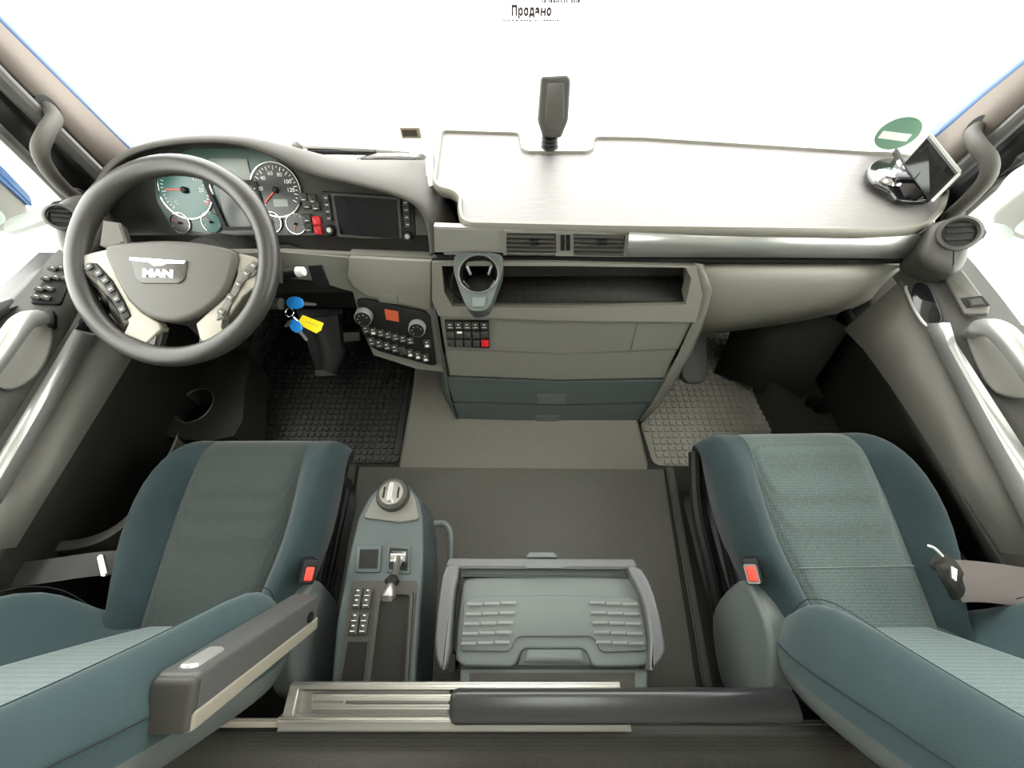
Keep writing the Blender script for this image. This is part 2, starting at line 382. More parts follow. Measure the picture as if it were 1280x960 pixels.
# map pocket along the foot of the door
bm = B(); pa = smooth_open([W(a_, b_, z=.22) for a_, b_ in ((-60, 692), (20, 687), (80, 688), (128, 676), (163, 650), (190, 612), (210, 575), (222, 548))], 5)
rows = [[p + V((-.008, .02, .0)) for p in pa], [p for p in pa], [p + V((.0, -.004, -.04)) for p in pa], [p + V((-.006, 0, -.22)) for p in pa]]
loft(bm, rows); obj('map_pocket', bm, DGREY, d1, solid=.006)
# recess and bow handle
fu = Fr((-1.015, .5, .515), (.55, 0, .83), (0, 1, 0))
def onf(f, pts): return f.uvs(pts)
bm = B(); prism(bm, smooth_closed(fu.uvs([(62, 402), (66, 430), (48, 468), (14, 488), (-14, 470), (-5, 430), (28, 398)]), 4), fu, .001, .006, .004); obj('handle_recess', bm, DOORG, d1)
bm = B(); tube(bm, smooth_open([W(64, 404, x=-1.03), W(52, 398, x=-1.0), W(30, 402, x=-.975), W(8, 430, x=-.965), W(-25, 475, x=-.965), W(-60, 530, x=-.99)], 6), [.013]*7+[.017]*18+[.016]*6, 12); obj('pull_handle', bm, SILV, d1)
PR('handle_foot', [(58, 392), (72, 394), (72, 412), (60, 412)], fu, .0, .022, BLACK, d1, bev=.004, fil=.008)
sw = PR('switch_panel', [(70, 334), (88, 330), (92, 352), (78, 384), (40, 383), (42, 372)], fu, .001, .012, BLACK, d1, bev=.003, fil=.006)
for a in ((60, 353), (72, 352), (84, 353), (68, 341), (78, 340), (52, 366), (64, 366), (48, 376), (60, 377)):
    c = fu.uv(*a); bm = B(); prism(bm, rect(c[0], c[1], .015, .011, .002), fu, .012, .018, .0015); k = obj('switch', bm, DGREY, sw)
    bm = B(); prism(bm, rect(c[0], c[1]+.001, .005, .0015), fu, .0181, .0184); # printed mark
    obj('mark', bm, WHITE, sw)

d2 = bpy.data.objects.new('door_2', None); ROOT.objects.link(d2); d2.location = (1.05, .2, 0); struct(d2)
strip3('window_seal', [XS([(1204, 330, 1.045), (1236, 374, 1.05), (1270, 405, 1.05), (1320, 430, 1.05), (1500, 540, 1.05)]), XS([(1196, 336, 1.03), (1226, 380, 1.035), (1262, 412, 1.035), (1310, 440, 1.035), (1500, 580, 1.035)])], SEAL, d2, .012)
strip3('upper_panel', [[V((1.035, .78, .56)), V((1.035, .68, .56)), V((1.035, .58, .555)), V((1.035, .27, .53)), V((1.035, -.14, .53))],
                       [V((.99, .76, .53)), V((.99, .67, .53)), V((.99, .57, .52)), V((.99, .27, .50)), V((.99, -.14, .50))],
                       [V((.93, .72, .492)), V((.93, .65, .492)), V((.93, .55, .487)), V((.93, .27, .465)), V((.93, -.14, .46))]], DGREY, d2, .006)
strip3('silver_strip', [XS([(1186, 404, .93), (1195, 430, .93), (1280, 560, .93), (1460, 835, .93)]), XS([(1176, 404, .915), (1186, 432, .92), (1280, 602, .92), (1460, 905, .92)]), XS([(1160, 404, .92), (1170, 432, .92), (1280, 652, .92), (1460, 985, .92)])], SILV, d2, .006)
strip3('grey_panel', [XS([(1128, 350, .935), (1150, 392, .935), (1172, 436, .93), (1250, 592, .93), (1304, 696, .93)]), XS([(1056, 412, .90), (1080, 436, .90), (1112, 480, .90), (1182, 586, .90), (1252, 691, .90)])], DOORG, d2, .008)
strip3('lower_panel', [[V((.95, .80, .34)), V((.95, .3, .33)), V((.95, -.14, .33))], [V((1.0, .80, .27)), V((1.0, .3, .27)), V((1.0, -.14, .27))], [V((1.035, .80, -.05)), V((1.035, .3, -.05)), V((1.035, -.14, -.05))]], SOFT, d2, .01)
bm = B(); pa = smooth_open([V((1.0, -.14, .27)), V((.985, .0, .26)), V((.955, .13, .25)), V((.94, .24, .24)), V((.97, .33, .23))], 5)
loft(bm, [[p for p in pa], [p + V((.012, 0, .006)) for p in pa], [p + V((.006, 0, -.24)) for p in pa]]); obj('map_pocket', bm, SOFT, d2, solid=.006)
fv = Fr((.985, .55, .530), (-.62, 0, .78), (0, 1, 0))
bm = B(); prism(bm, smooth_closed(fv.uvs([(1143, 357), (1158, 358), (1170, 378), (1177, 402), (1163, 409), (1148, 397), (1139, 375)]), 4), fv, .004, .008, .002); obj('finger_recess', bm, GLOSS, d2)
bm = B(); tube(bm, [fv.p(*fv.uv(a, b), .012) for a, b in smooth_closed([(1134, 362), (1137, 378), (1147, 398), (1160, 411), (1176, 405)], 4)[:16]], .003, 8); obj('recess_rim', bm, SILV, d2)
PR('strip_tip', [(1162, 410), (1180, 405), (1193, 430), (1170, 433)], fv, .002, .012, SATIN, d2, bev=.003)
sw = PR('switch_panel', [(1177, 345), (1202, 341), (1236, 386), (1234, 396), (1204, 396)], fv, .001, .012, DOORG, d2, bev=.003, fil=.004)
PR('switch_well', [(1199, 377), (1226, 374), (1236, 386), (1207, 389)], fv, .0115, .0135, BLACK, sw)
PR('window_switch', [(1208, 380), (1224, 378), (1230, 387), (1212, 389)], fv, .0135, .02, DGREY, sw, bev=.002)
bm = B(); prism(bm, smooth_closed(fv.uvs([(1208, 418), (1236, 408), (1268, 440), (1300, 490), (1290, 500), (1245, 492), (1222, 462)]), 4), fv, .001, .006, .004); obj('handle_recess', bm, DOORG, d2)
bm = B(); tube(bm, smooth_open([W(1212, 420, x=.975), W(1222, 411, x=.95), W(1246, 412, x=.935), W(1270, 435, x=.93), W(1300, 475, x=.93), W(1340, 530, x=.94), W(1360, 560, x=.97)], 6), [.013]*7+[.018]*24+[.016]*6, 12); obj('pull_handle', bm, SILV, d2)

# ------------------------------------------------------------ dashboard
dash = thing('dashboard', 'grey and black truck dashboard with instruments, centre console and drawers below the windscreen', 'dashboard', (0, .9, 0))
CP = Fr((0, .576, 0), (0, -1, .3065), (0, 0, 1))        # sloped front plane of the console
CL = Fr(W(290, 245, d=.98), (0, -.78, .63), (0, 0, 1))   # instrument face
# hidden dark solids, added behind the panels to stop light leaking through
bm = B(); loft(bm, [[V((x, 1.17, .50)), V((x, .80, .50)), V((x, .74, .42)), V((x, .80, .30)), V((x, 1.17, .25))] for x in (-1.04, -.10)], closed=True, caps=True); obj('leak_filler', bm, SOFT, dash)
bm = B(); loft(bm, [[V((x, 1.10, .54)), V((x, .80, .575)), V((x, .79, .40)), V((x, .86, .34)), V((x, 1.17, .30))] for x in (-.10, .98)], closed=True, caps=True); obj('leak_filler', bm, SOFT, dash)
bm = B(); loft(bm, [[V((a, 1.1, z)), V((a, .65+.3065*z, z)), V((b, .65+.3065*z, z)), V((b, 1.1, z))] for z, a, b in ((0.0, -.15, .37), (.2, -.17, .42), (.5, -.2, .46))], closed=True, caps=True); obj('leak_filler', bm, SOFT, dash)
# dashboard top behind, dark
bm = B(); loft(bm, [[V((-1.06, 1.17, .49)), V((-.6, 1.19, .50)), V((-.2, 1.19, .50)), V((-.08, 1.19, .51)), V((1.0, 1.12, .55))], [V((-1.06, 1.10, .505)), V((-.6, 1.12, .53)), V((-.2, 1.08, .56)), V((-.08, 1.0, .57)), V((1.0, .98, .585))], [V((-1.04, 1.08, .50)), V((-.6, 1.08, .52)), V((-.2, 1.04, .55)), V((-.10, .80, .575)), V((1.0, .80, .58))]])
obj('top_cover', bm, HOODM, dash, solid=.01)
# hood over the instruments
lip = [(126, 300), (122, 262), (135, 225), (168, 197), (225, 184), (292, 184), (340, 200), (385, 222), (440, 234), (490, 247), (519, 262), (530, 285), (534, 316)]
top = [(112, 296), (110, 258), (122, 218), (160, 186), (222, 172), (297, 173), (350, 190), (395, 211), (445, 224), (495, 238), (528, 254), (541, 282), (546, 316)]
sil = [(108, 290), (110, 245), (135, 205), (175, 178), (235, 165), (305, 165), (362, 178), (405, 196), (460, 212), (510, 226), (540, 246), (552, 278), (556, 315)]
r0 = [W(a, b, fr=CL, off=-.01) for a, b in top]
r1 = [W(a, b, fr=CL, off=.085) for a, b in lip]
r2 = [W(a, b, fr=CL, off=.095) for a, b in [( (p[0]+q[0])/2, (p[1]+q[1])/2) for p, q in zip(lip, top)]]
r3 = [W(a, b, fr=CL, off=.085) for a, b in top]
r4 = [W(a, b, fr=CL, off=.055) for a, b in sil]
r5 = [V((p.x*1.0, max(p.y+.10, 1.12), .56 if p.z > .56 else p.z)) for p in r4]
for i in (0, 1, 11, 12): r5[i] = r4[i] + V((-.02 if i < 2 else .02, .10, -.03))
bm = B(); loft(bm, [smooth_open(r, 4) for r in (r0, r1, r2, r3, r4, r5)]); obj('instrument_hood', bm, HOODM, dash, subs=1)
# instrument face panel
fp = [(116, 300), (114, 260), (128, 220), (165, 188), (225, 174), (295, 175), (348, 191), (395, 212), (445, 225), (495, 239), (528, 256), (540, 284), (545, 317), (400, 308), (366, 300), (260, 300)]
face = PR('instrument_panel', fp, CL, -.03, -.0, CLUS, dash, bev=.002)
# teal lit areas of the cluster glass
PR('lit_zone', [(192, 205), (240, 186), (330, 186), (352, 205), (358, 240), (330, 246), (300, 262), (292, 282), (262, 292), (215, 285), (196, 250)], CL, .0005, .0015, mat('green tinted cluster face', (.060, .105, .088), .3), face, fil=.01)
PR('centre_display', [(262, 198), (310, 199), (316, 226), (268, 222)], CL, .002, .004, LCD, face, bev=.001)
PR('centre_display', [(272, 232), (322, 232), (336, 284), (284, 284)], CL, .002, .0032, mat('dark centre display', (.05, .055, .05), .25), face, bev=.001, fil=.006)
bm = B(); o_ = CL.uvs([(255, 226), (322, 226), (340, 287), (282, 288)]); i_ = CL.uvs([(262, 231), (320, 231), (334, 283), (286, 284)])
ring(bm, fillet(o_, .006), fillet(i_, .006), CL, .0, .008); obj('display_surround', bm, BLACK, face)
def gauge(cx, cy, rpx, face_m, nticks, a0, a1, needle, big=True):
    c = CL.uv(cx, cy); r = rpx*(1.0/481)*1.02
    prt = bm = B(); prism(bm, circ(c[0], c[1], r, 40), CL, .002, .004); g = obj('gauge', bm, face_m, face)
    return g, c, r
def gauge_marks(c, r, n, a0, a1, maj, needle, nums=()):
    bm = B()
    for k in range(n):
        a = R(a0 + (a1-a0)*k/(n-1)); L = .16 if k % maj == 0 else .08
        u1, v1 = c[0]+r*.90*math.cos(a), c[1]+r*.90*math.sin(a); u0, v0 = c[0]+r*(.90-L)*math.cos(a), c[1]+r*(.90-L)*math.sin(a)
        bar(bm, CL.p(u0, v0, .0045), CL.p(u1, v1, .0045), r*.03, .0006, up=CL.Z)
    obj('scale', bm, WHITE, face)
    bm = B()
    for k in range(40):
        pass
    rows = []
    for rr, ww in ((.985, .003), (1.0, .0065), (1.035, .0065), (1.05, .003)):
        rows.append([CL.p(c[0]+r*rr*math.cos(2*math.pi*k/40), c[1]+r*rr*math.sin(2*math.pi*k/40), ww) for k in range(40)])
    loft(bm, rows, closed=True); obj('gauge_ring', bm, CHROME, face)
    a = R(needle); bm = B(); bar(bm, CL.p(c[0], c[1], .007), CL.p(c[0]+r*.72*math.cos(a), c[1]+r*.72*math.sin(a), .007), r*.05, .001, up=CL.Z)
    obj('needle', bm, REDN, face)
    bm = B(); lathe(bm, [(r*.12, .004), (r*.12, .010), (r*.08, .012)], CL, c[0], c[1], 16); obj('needle_hub', bm, BLACK, face)
    for s_, ang in nums:
        a = R(ang); bm = text_bm(s_, r*.22, CL, c[0]+r*.62*math.cos(a), c[1]+r*.62*math.sin(a), .0045); obj('numeral', bm, WHITE, face)
g, c, r = gauge(233, 238, 31, DIAL, 0, 0, 0, 0); gauge_marks(c, r, 31, 225, -30, 5, 178, (('5', 115), ('10', 75), ('15', 40), ('20', 0), ('0', 225)))
bm = B(); prism(bm, circ(c[0]-r*.62, c[1]+r*.62, r*.12, 12), CL, .0045, .0055); obj('telltale', bm, GREENL, face)
bm = B()
for k in range(7):
    a = R(20-k*9); bar(bm, CL.p(c[0]+r*.84*math.cos(a), c[1]+r*.84*math.sin(a), .005), CL.p(c[0]+r*.93*math.cos(a), c[1]+r*.93*math.sin(a), .005), r*.05, .0006, up=CL.Z)
obj('red_band', bm, REDN, face)
g, c, r = gauge(346, 238, 29, DIALD, 0, 0, 0, 0); gauge_marks(c, r, 27, 225, -30, 2, 222, (('20', 175), ('40', 135), ('60', 100), ('80', 65), ('100', 30), ('120', 0)))
bm = B(); prism(bm, rect(c[0]+r*.12, c[1]-r*.48, r*.6, r*.28, .001), CL, .0042, .0052); obj('trip_display', bm, LCD, face)
for cx, cy, m_, nd in ((227, 279, DIALD, 150), (266, 278, DIAL, 130), (341, 278, DIALD, 80), (371, 280, DIALD, 250)):
    g, c, r = gauge(cx, cy, 11.5, m_, 0, 0, 0, 0); gauge_marks(c, r, 7, 200, -20, 3, nd)
# mirror-like indicator strips under the cluster
for x0, x1 in ((216, 243), (352, 372)):
    c = CL.uv((x0+x1)/2, 302); bm = B(); prism(bm, rect(c[0], c[1]+.006, .05, .008, .003), CL, .0, .006, .001); k = obj('telltale_strip', bm, GLOSS, face)
    for j in (-1, 0, 1):
        bm = B(); prism(bm, rect(c[0]+j*.012, c[1]+.006, .006, .003), CL, .0062, .0066); obj('mark', bm, WHITE, face)
# rocker switches left of the screen
for a, b, m_ in ((381, 247, DGREY), (392, 249, DGREY), (385, 256, DGREY), (396, 258, DGREY), (385, 273, DGREY), (397, 276, RED), (387, 285, DGREY), (399, 288, RED)):
    c = CL.uv(a, b); bm = B(); prism(bm, rect(c[0], c[1], .020, .021, .001), CL, .0, .009, .002); k = obj('rocker_switch', bm, m_, face)
    if m_ is DGREY:
        bm = B(); prism(bm, rect(c[0], c[1]-.006, .010, .0015), CL, .0092, .0095); obj('mark', bm, WHITE, face)
# media unit
c0 = CL.uvs([(402, 239), (517, 247), (521, 308), (410, 294)])
bm = B(); prism(bm, fillet(c0, .008), CL, -.002, .006, .002); media = obj('media_unit', bm, BLACK, dash)
PR('screen', [(418, 244), (499, 249), (502, 300), (426, 294)], CL, .006, .008, mat('dark screen glass', (.004, .005, .008), .06), media, bev=.001)
bm = B(); ring(bm, fillet(CL.uvs([(416, 242), (501, 247), (504, 302), (424, 296)]), .003), fillet(CL.uvs([(419, 245), (498, 250), (501, 299), (427, 293)]), .003), CL, .005, .0105); obj('screen_frame', bm, DGREY, media)
for k in range(4):
    for a, b in ((409.5+k*1.2, 248+k*8.5), (508+k*.9, 254+k*9)):
        c = CL.uv(a, b); bm = B(); prism(bm, rect(c[0], c[1], .014, .014, .001), CL, .006, .010, .001); obj('button', bm, DGREY, media)
        bm = B(); prism(bm, rect(c[0], c[1], .007, .0016), CL, .0102, .0105); obj('mark', bm, WHITE, media)
for a, b in ((415, 288), (511, 296)):
    c = CL.uv(a, b); bm = B(); lathe(bm, [(.013, .004), (.013, .012), (.011, .018), (.0065, .018), (.006, .016)], CL, c[0], c[1], 20); obj('knob', bm, BLACK, media)
    bm = B(); lathe(bm, [(.0065, .0165), (.006, .0195)], CL, c[0], c[1], 20); obj('knob_cap', bm, SILV, media)
# black trough under the face
bm = B(); loft(bm, [[W(126, 298, fr=CL, off=.002), W(260, 300, fr=CL, off=.002), W(366, 300, fr=CL, off=.002), W(400, 307, fr=CL, off=.002), W(545, 316, fr=CL, off=.002)],
                    [W(126, 306, fr=CL, off=.05), W(260, 308, fr=CL, off=.05), W(360, 306, fr=CL, off=.05), W(400, 318, fr=CL, off=.05), W(545, 323, fr=CL, off=.05)],
                    [W(126, 330, fr=CL, off=.055), W(260, 330, fr=CL, off=.055), W(352, 318, fr=CL, off=.055), W(400, 323, fr=CL, off=.055), W(545, 327, fr=CL, off=.055)]])
obj('ledge', bm, BLACK, dash, solid=.008)
# lower left knee panel (grey) from the column to the console
KP = Fr(W(490, 325, y=.745), (.10, -1, .36), (0, 0, 1))
PR('knee_panel', [(120, 318), (352, 316), (438, 320), (448, 372), (430, 360), (395, 352), (352, 348), (280, 352), (130, 330)], KP, -.03, -.004, GREY2, dash, bev=.006, seg=3)
PR('switch_recess', [(385, 333), (402, 332), (412, 358), (393, 358)], KP, -.004, .002, BLACK, dash, bev=.002)
PR('console_flank', [(434, 320), (541, 324), (541, 372), (556, 468), (520, 462), (466, 446), (452, 412), (436, 352)], KP, -.05, -.004, GREY2, dash, bev=.005, seg=3)
lk = PR('locker_door', [(437, 320), (540, 325), (539, 386), (500, 379), (458, 369), (441, 357), (434, 345)], KP, -.006, .006, GREY, dash, bev=.004, seg=3, fil=.004)
PR('latch', [(475, 365), (497, 367), (498, 379), (474, 376)], KP, .005, .009, GREY2, lk, bev=.002, fil=.004)
cp = PR('climate_panel', [(446, 374), (456, 373), (532, 389), (538, 396), (546, 455), (540, 456), (474, 438), (460, 430)], KP, -.004, .005, BLACK, dash, bev=.002, fil=.006)
for a, b, rr in ((456, 393, .0225), (522, 407, .0225)):
    c = KP.uv(a, b); bm = B(); lathe(bm, [(rr, .0), (rr*.98, .022), (rr*.90, .026)], KP, c[0], c[1], 28); obj('control_knob', bm, mat('silver knob', (.36, .36, .35), .3, metal=.3), cp)
    bm = B(); lathe(bm, [(rr*.88, .0255), (rr*.84, .0275)], KP, c[0], c[1], 28); obj('knob_face', bm, BLACK, cp)
    for k in range(5):
        an = R(20+k*50); bm = B(); prism(bm, circ(c[0]+rr*.55*math.cos(an), c[1]+rr*.55*math.sin(an), .0012, 6), KP, .0276, .028); obj('mark', bm, WHITE, cp)
PR('lcd_display', [(481, 385), (498, 388), (499, 401), (483, 398)], KP, .005, .006, AMBER, cp)
def rocker(fr, a, b, w_, h_, w0, par, mk=True, m_=None, bright=False):
    c = fr.uv(a, b); bm = B(); prism(bm, rect(c[0], c[1], w_, h_, .001), fr, w0, w0+.006, .0015); obj('switch', bm, m_ or DGREY, par)
    if mk:
        bm = B(); prism(bm, rect(c[0], c[1]-h_*.2, w_*.55, .0013 if not bright else h_*.32), fr, w0+.0062, w0+.0066)
        prism(bm, rect(c[0], c[1]+h_*.28, w_*.28, h_*.10), fr, w0+.0062, w0+.0066); obj('mark', bm, WHITE, par)
for k in range(8):
    a = 458+k*9.2; b = 410+k*2.35
    rocker(KP, a, b, .0175, .020, .005, cp, bright=(k == 1)) if k != 7 else rocker(KP, 534, 428, .017, .024, .005, cp, bright=True)
for k in range(8):
    a = 465+k*9.6; b = 425+k*2.9
    rocker(KP, a, b, .0175, .024, .005, cp, mk=(k < 4 or k > 5-1 and k > 4), bright=(k > 4))
# centre console face
CONS = [(544, 326), (868, 330), (876, 372), (857, 404), (836, 474), (560, 474), (549, 405)]
up = [(541, 326), (868, 330), (876, 366), (871, 392), (866, 404), (700, 400), (552, 394), (548, 388), (541, 372)]
bm = B(); outer = CP.uvs([(541, 325), (700, 325), (868, 330), (876, 366), (868, 400), (700, 398), (549, 392), (541, 372)]); inner_ = CP.uvs([(553, 330), (700, 330), (855, 332), (862, 345), (855, 378), (700, 382), (566, 380), (556, 362)])
ring(bm, outer, inner_, CP, -.03, .012); obj('tray_surround', bm, GREY, dash)
# the tray itself
tr = [V(W(a, b, fr=CP, off=.0)) for a, b in ((553, 330), (862, 331), (860, 380), (560, 381))]
bm = B(); bk = [V((tr[0].x, .86, tr[0].z-.0)), V((tr[1].x, .86, tr[1].z)), V((tr[2].x, .86, tr[2].z+.03)), V((tr[3].x, .86, tr[3].z+.03))]
loft(bm, [tr, bk], closed=True); bm.faces.new([bm.verts.new(p) for p in bk]); tray = obj('storage_tray', bm, DGREY, dash)
bm = B(); m0 = [tr[3]+V((.07, .004, .004)), tr[2]+V((-.012, .004, .004)), bk[2]+V((-.012, -.06, -.008)), bk[3]+V((.07, -.06, -.008))]
bm.faces.new([bm.verts.new(p) for p in m0]); obj('tray_mat', bm, SOFT, tray, solid=.003)
bm = B()
fm = Fr(m0[0], (m0[1]-m0[0]).cross(m0[3]-m0[0]), (0, 1, 0))
for i in range(26):
    for j in range(5):
        q = m0[0].lerp(m0[1], (i+.8)/27).lerp(m0[3].lerp(m0[2], (i+.8)/27), (j+.6)/5.6)+V((0, 0, .0035))
        box(bm, q-V((.0012, .0012, 0)), q+V((.0012, .0012, .0012)))
o = obj('mat_studs', bm, DGREY, tray); o['kind'] = 'stuff'
bm = B(); tube(bm, smooth_open([W(a, b, fr=CP, off=.012) for a, b in ((571, 333), (565, 350), (567, 366), (576, 376))], 5), .003, 6); obj('cup_bracket', bm, BLACK, tray)
# cup holder, pulled out, horizontal
CH = Fr(W(598, 345, y=.685), (0, -.42, .9), (0, 1, 0))
cup = [(571, 318), (598, 316), (626, 319), (628, 338), (620, 362), (612, 382), (604, 388), (590, 388), (582, 380), (573, 358), (567, 336)]
cf = smooth_closed(CH.uvs(cup), 4); cc = CH.uv(598, 342); n = len(cf)
hole = []
for u, v in cf:
    a = math.atan2(v-cc[1], u-cc[0]); hole.append((cc[0]+.044*math.cos(a), cc[1]+.044*math.sin(a)))
bm = B(); ring(bm, cf, hole, CH, -.05, .0); ch = obj('cup_holder', bm, SLATE, dash)
bm = B(); rows = [[CH.p(u, v, .0) for u, v in hole], [CH.p(cc[0]+(u-cc[0])*.9, cc[1]+(v-cc[1])*.9, -.09) for u, v in hole]]
loft(bm, rows, closed=True); bm.faces.new([bm.verts.new(p) for p in rows[1]]); obj('cup_well', bm, BLACK, ch)
bm = B(); loft(bm, [[CH.p(u+(u-cc[0])*k, v+(v-cc[1])*k, w_) for u, v in hole] for k, w_ in ((.0, .001), (.03, .004), (.08, .001))], closed=True); obj('well_rim', bm, SATIN, ch)
PR('front_notch', [(590, 372), (608, 372), (606, 384), (591, 384)], CH, -.001, .003, COOLG, ch, bev=.001)
for a in (40, 140, 200, 340):
    bm = B(); p = CH.p(cc[0]+.038*math.cos(R(a)), cc[1]+.038*math.sin(R(a)), -.015); bar(bm, p, p+V((-.010*math.cos(R(a)), -.010*math.sin(R(a)), -.02)), .006, .003); obj('cup_finger', bm, SILV, ch)
# lower console faces
PR('upper_fascia', [(549, 393), (700, 400), (866, 402), (848, 437), (700, 442), (556, 436)], CP, -.03, .0, GREY2, dash, bev=.003)
PR('flap', [(797, 403), (848, 402), (838, 436), (788, 438)], CP, -.002, .0025, GREY2, dash, bev=.001)
PR('lower_fascia', [(556, 437), (700, 443), (847, 438), (830, 473), (700, 475), (562, 470)], CP, -.03, -.001, GREY2, dash, bev=.003)
dr = PR('drawer', [(558, 472), (700, 477), (830, 475), (815, 503), (700, 505), (566, 502)], CP, -.03, .002, SLATE, dash, bev=.003)
PR('drawer_handle', [(671, 492), (708, 492), (706, 504), (672, 504)], CP, .002, .006, mat('handle slate', (.075, .085, .08), .35), dr, bev=.002)
dr = PR('drawer', [(566, 504), (700, 507), (814, 505), (799, 526), (700, 528), (572, 523)], CP, -.03, .0, SLATE, dash, bev=.003)
PR('drawer_handle', [(668, 519), (700, 519), (698, 528), (670, 528)], CP, .0, .004, mat('handle slate b', (.075, .085, .08), .35), dr, bev=.002)
# flanges at both sides of the console
bm = B(); loft(bm, [[W(a, b, fr=CP, off=.008) for a, b in ((869, 329), (877, 366), (868, 400), (850, 440), (833, 474), (817, 503), (800, 527))], [W(a, b, fr=CP, off=.002) for a, b in ((878, 330), (890, 362), (884, 385), (862, 440), (842, 474), (822, 503), (803, 528))],
                    [W(a, b, fr=CP, off=-.06) for a, b in ((884, 330), (893, 362), (886, 390), (866, 440), (846, 474), (826, 503), (806, 528))]]); obj('side_flange', bm, GREY2, dash, solid=.004)
bm = B(); loft(bm, [[W(a, b, fr=CP, off=.006) for a, b in ((541, 326), (542, 380), (556, 466), (562, 500), (571, 524))], [W(a, b, fr=CP, off=-.08) for a, b in ((538, 326), (536, 380), (547, 462), (553, 490), (566, 520))]]); obj('side_flange', bm, SLATE, dash, solid=.004)
sp = PR('switch_panel', [(556, 399), (611, 400), (612, 434), (560, 432)], CP, .0, .006, BLACK, dash, bev=.001)
for j in range(3):
    for i in range(5):
        rocker(CP, 563+i*10.6+j*.5, 405+j*11.0, .0195, .0195, .006, sp, mk=(j == 0), m_=RED if (j == 2 and i == 4) else None)
for a, b, m_ in ((575, 412.5, WHITE), (606.5, 424, RED)):
    c = CP.uv(a, b); bm = B(); prism(bm, rect(c[0], c[1], .013, .006), CP, .0121, .0126); obj('mark', bm, m_, sp)
# trim strip and vents under the table
TS = Fr((0, .745, .55), (0, -1, .12), (0, 0, 1))
PR('trim_strip', [(542, 284), (630, 287), (630, 317), (543, 316)], TS, -.02, .0, SATIN, dash, bev=.003)
bm = B(); ring(bm, TS.uvs([(629, 287), (786, 290), (783, 320), (629, 318)]), TS.uvs([(633, 290), (782, 292), (779, 317), (633, 315)]), TS, -.02, .004); obj('vent_frame', bm, SATIN, dash)
PR('vent_divider', [(695, 289), (717, 289), (717, 318), (695, 318)], TS, -.02, .002, SATIN, dash, bev=.001)
for a in (703, 710):
    PR('thumb_wheel', [(a-2.5, 293), (a+2.5, 293), (a+2.5, 312), (a-2.5, 312)], TS, .001, .006, BLACK, dash, bev=.002)
for x0, x1 in ((633, 695), (717, 780)):
    v = PR('air_vent', [(x0, 289), (x1, 290), (x1, 318), (x0, 317)], TS, -.05, -.03, BLACK, dash)
    for k in range(5):
        a = TS.p(*TS.uv(x0+.5, 293+k*5.4), -.004); b = TS.p(*TS.uv(x1-.5, 294+k*5.4), -.004)
        bm = B(); bar(bm, a, b, .022, .003, up=V((0, -.35, 1))); obj('slat', bm, DGREY, v)
    c = TS.uv((x0+x1)/2+4, 301); bm = B(); prism(bm, rect(c[0], c[1], .022, .010, .002), TS, -.002, .010, .002); obj('vent_tab', bm, BLACK, v)
bm = B(); loft(bm, [[W(a, b, fr=TS, off=o_) for a, b, o_ in r_] for r_ in ([(786, 289, 0), (1000, 291, 0), (1130, 292, 0), (1154, 293, 0)], [(785, 304, .006), (1000, 305, .006), (1125, 306, .006), (1150, 308, .004)], [(783, 319, 0), (1000, 320, 0), (1120, 321, 0), (1137, 322, 0)])]); obj('trim_strip', bm, SILV, dash, solid=.006)
PR('strip_tip', [(1150, 300), (1172, 296), (1178, 312), (1174, 330), (1142, 320)], TS, -.02, .01, SATIN, dash, bev=.004, fil=.004)
bm = B(); bar(bm, TS.p(*TS.uv(541, 322), .0), TS.p(*TS.uv(1140, 326), .0), .012, .008); obj('shadow_gap', bm, BLACK, dash)
# passenger knee bolster, rounded
bm = B()
rows = [[W(a, b, y=yy) for a, b, yy in r_] for r_ in (
    [(872, 328, .77), (905, 327, .77), (1000, 327, .77), (1100, 327, .77), (1137, 326, .77)],
    [(874, 332, .74), (908, 331, .735), (1000, 331, .735), (1098, 331, .735), (1134, 330, .745)],
    [(880, 362, .72), (900, 360, .71), (1000, 358, .71), (1085, 352, .71), (1115, 345, .73)],
    [(875, 398, .715), (890, 398, .70), (1000, 390, .70), (1070, 378, .70), (1095, 365, .73)],
    [(868, 416, .74), (885, 418, .73), (1000, 404, .73), (1062, 390, .73), (1090, 374, .75)],
    [(868, 418, .90), (890, 418, .95), (1000, 404, .95), (1062, 390, .95), (1090, 374, .95)])]
loft(bm, rows); obj('knee_bolster', bm, GREY, dash, subs=2)
# end pods with round side vents
def pod(pts, fr, c, r, mtl):
    bm = B(); prism(bm, smooth_closed(fr.uvs(pts), 4), fr, -.10, .0, .02, 4); p = obj('end_pod', bm, mtl, dash)
    cc = fr.uv(*c); bm = B(); lathe(bm, [(r*1.1, -.002), (r*1.08, .006), (r*.9, .008), (r*.82, .002)], fr, cc[0], cc[1], 28, caps=False); obj('vent_ring', bm, DGREY, p)
    bm = B(); lathe(bm, [(r*.84, .0005), (r*.80, .001)], fr, cc[0], cc[1], 28); obj('vent_throat', bm, BLACK, p)
    for k in (-.35, .1, .5):
        bm = B(); bar(bm, fr.p(cc[0]-r*.6, cc[1]+r*k, .002), fr.p(cc[0]+r*.6, cc[1]+r*k, .002), .006, .003, up=fr.Z); obj('vent_blade', bm, BLACK, p)
PD1 = Fr(W(78, 272, x=-1.0), (.45, -.45, .75), (0, .6, .6)); pod([(62, 262), (72, 248), (100, 240), (128, 262), (126, 300), (100, 335), (84, 330), (68, 300)], PD1, (77, 272), .026, DGREY)
PD2 = Fr(W(1197, 292, x=.95), (-.42, -.45, .78), (0, .6, .6)); pod([(1160, 292), (1172, 276), (1202, 270), (1216, 292), (1214, 322), (1196, 342), (1170, 336), (1152, 318)], PD2, (1198, 292), .034, DGREY)
PR('vent_trim', [(128, 275), (150, 278), (158, 302), (140, 312), (124, 306)], PD1, -.04, .0, SATIN, dash, bev=.004)

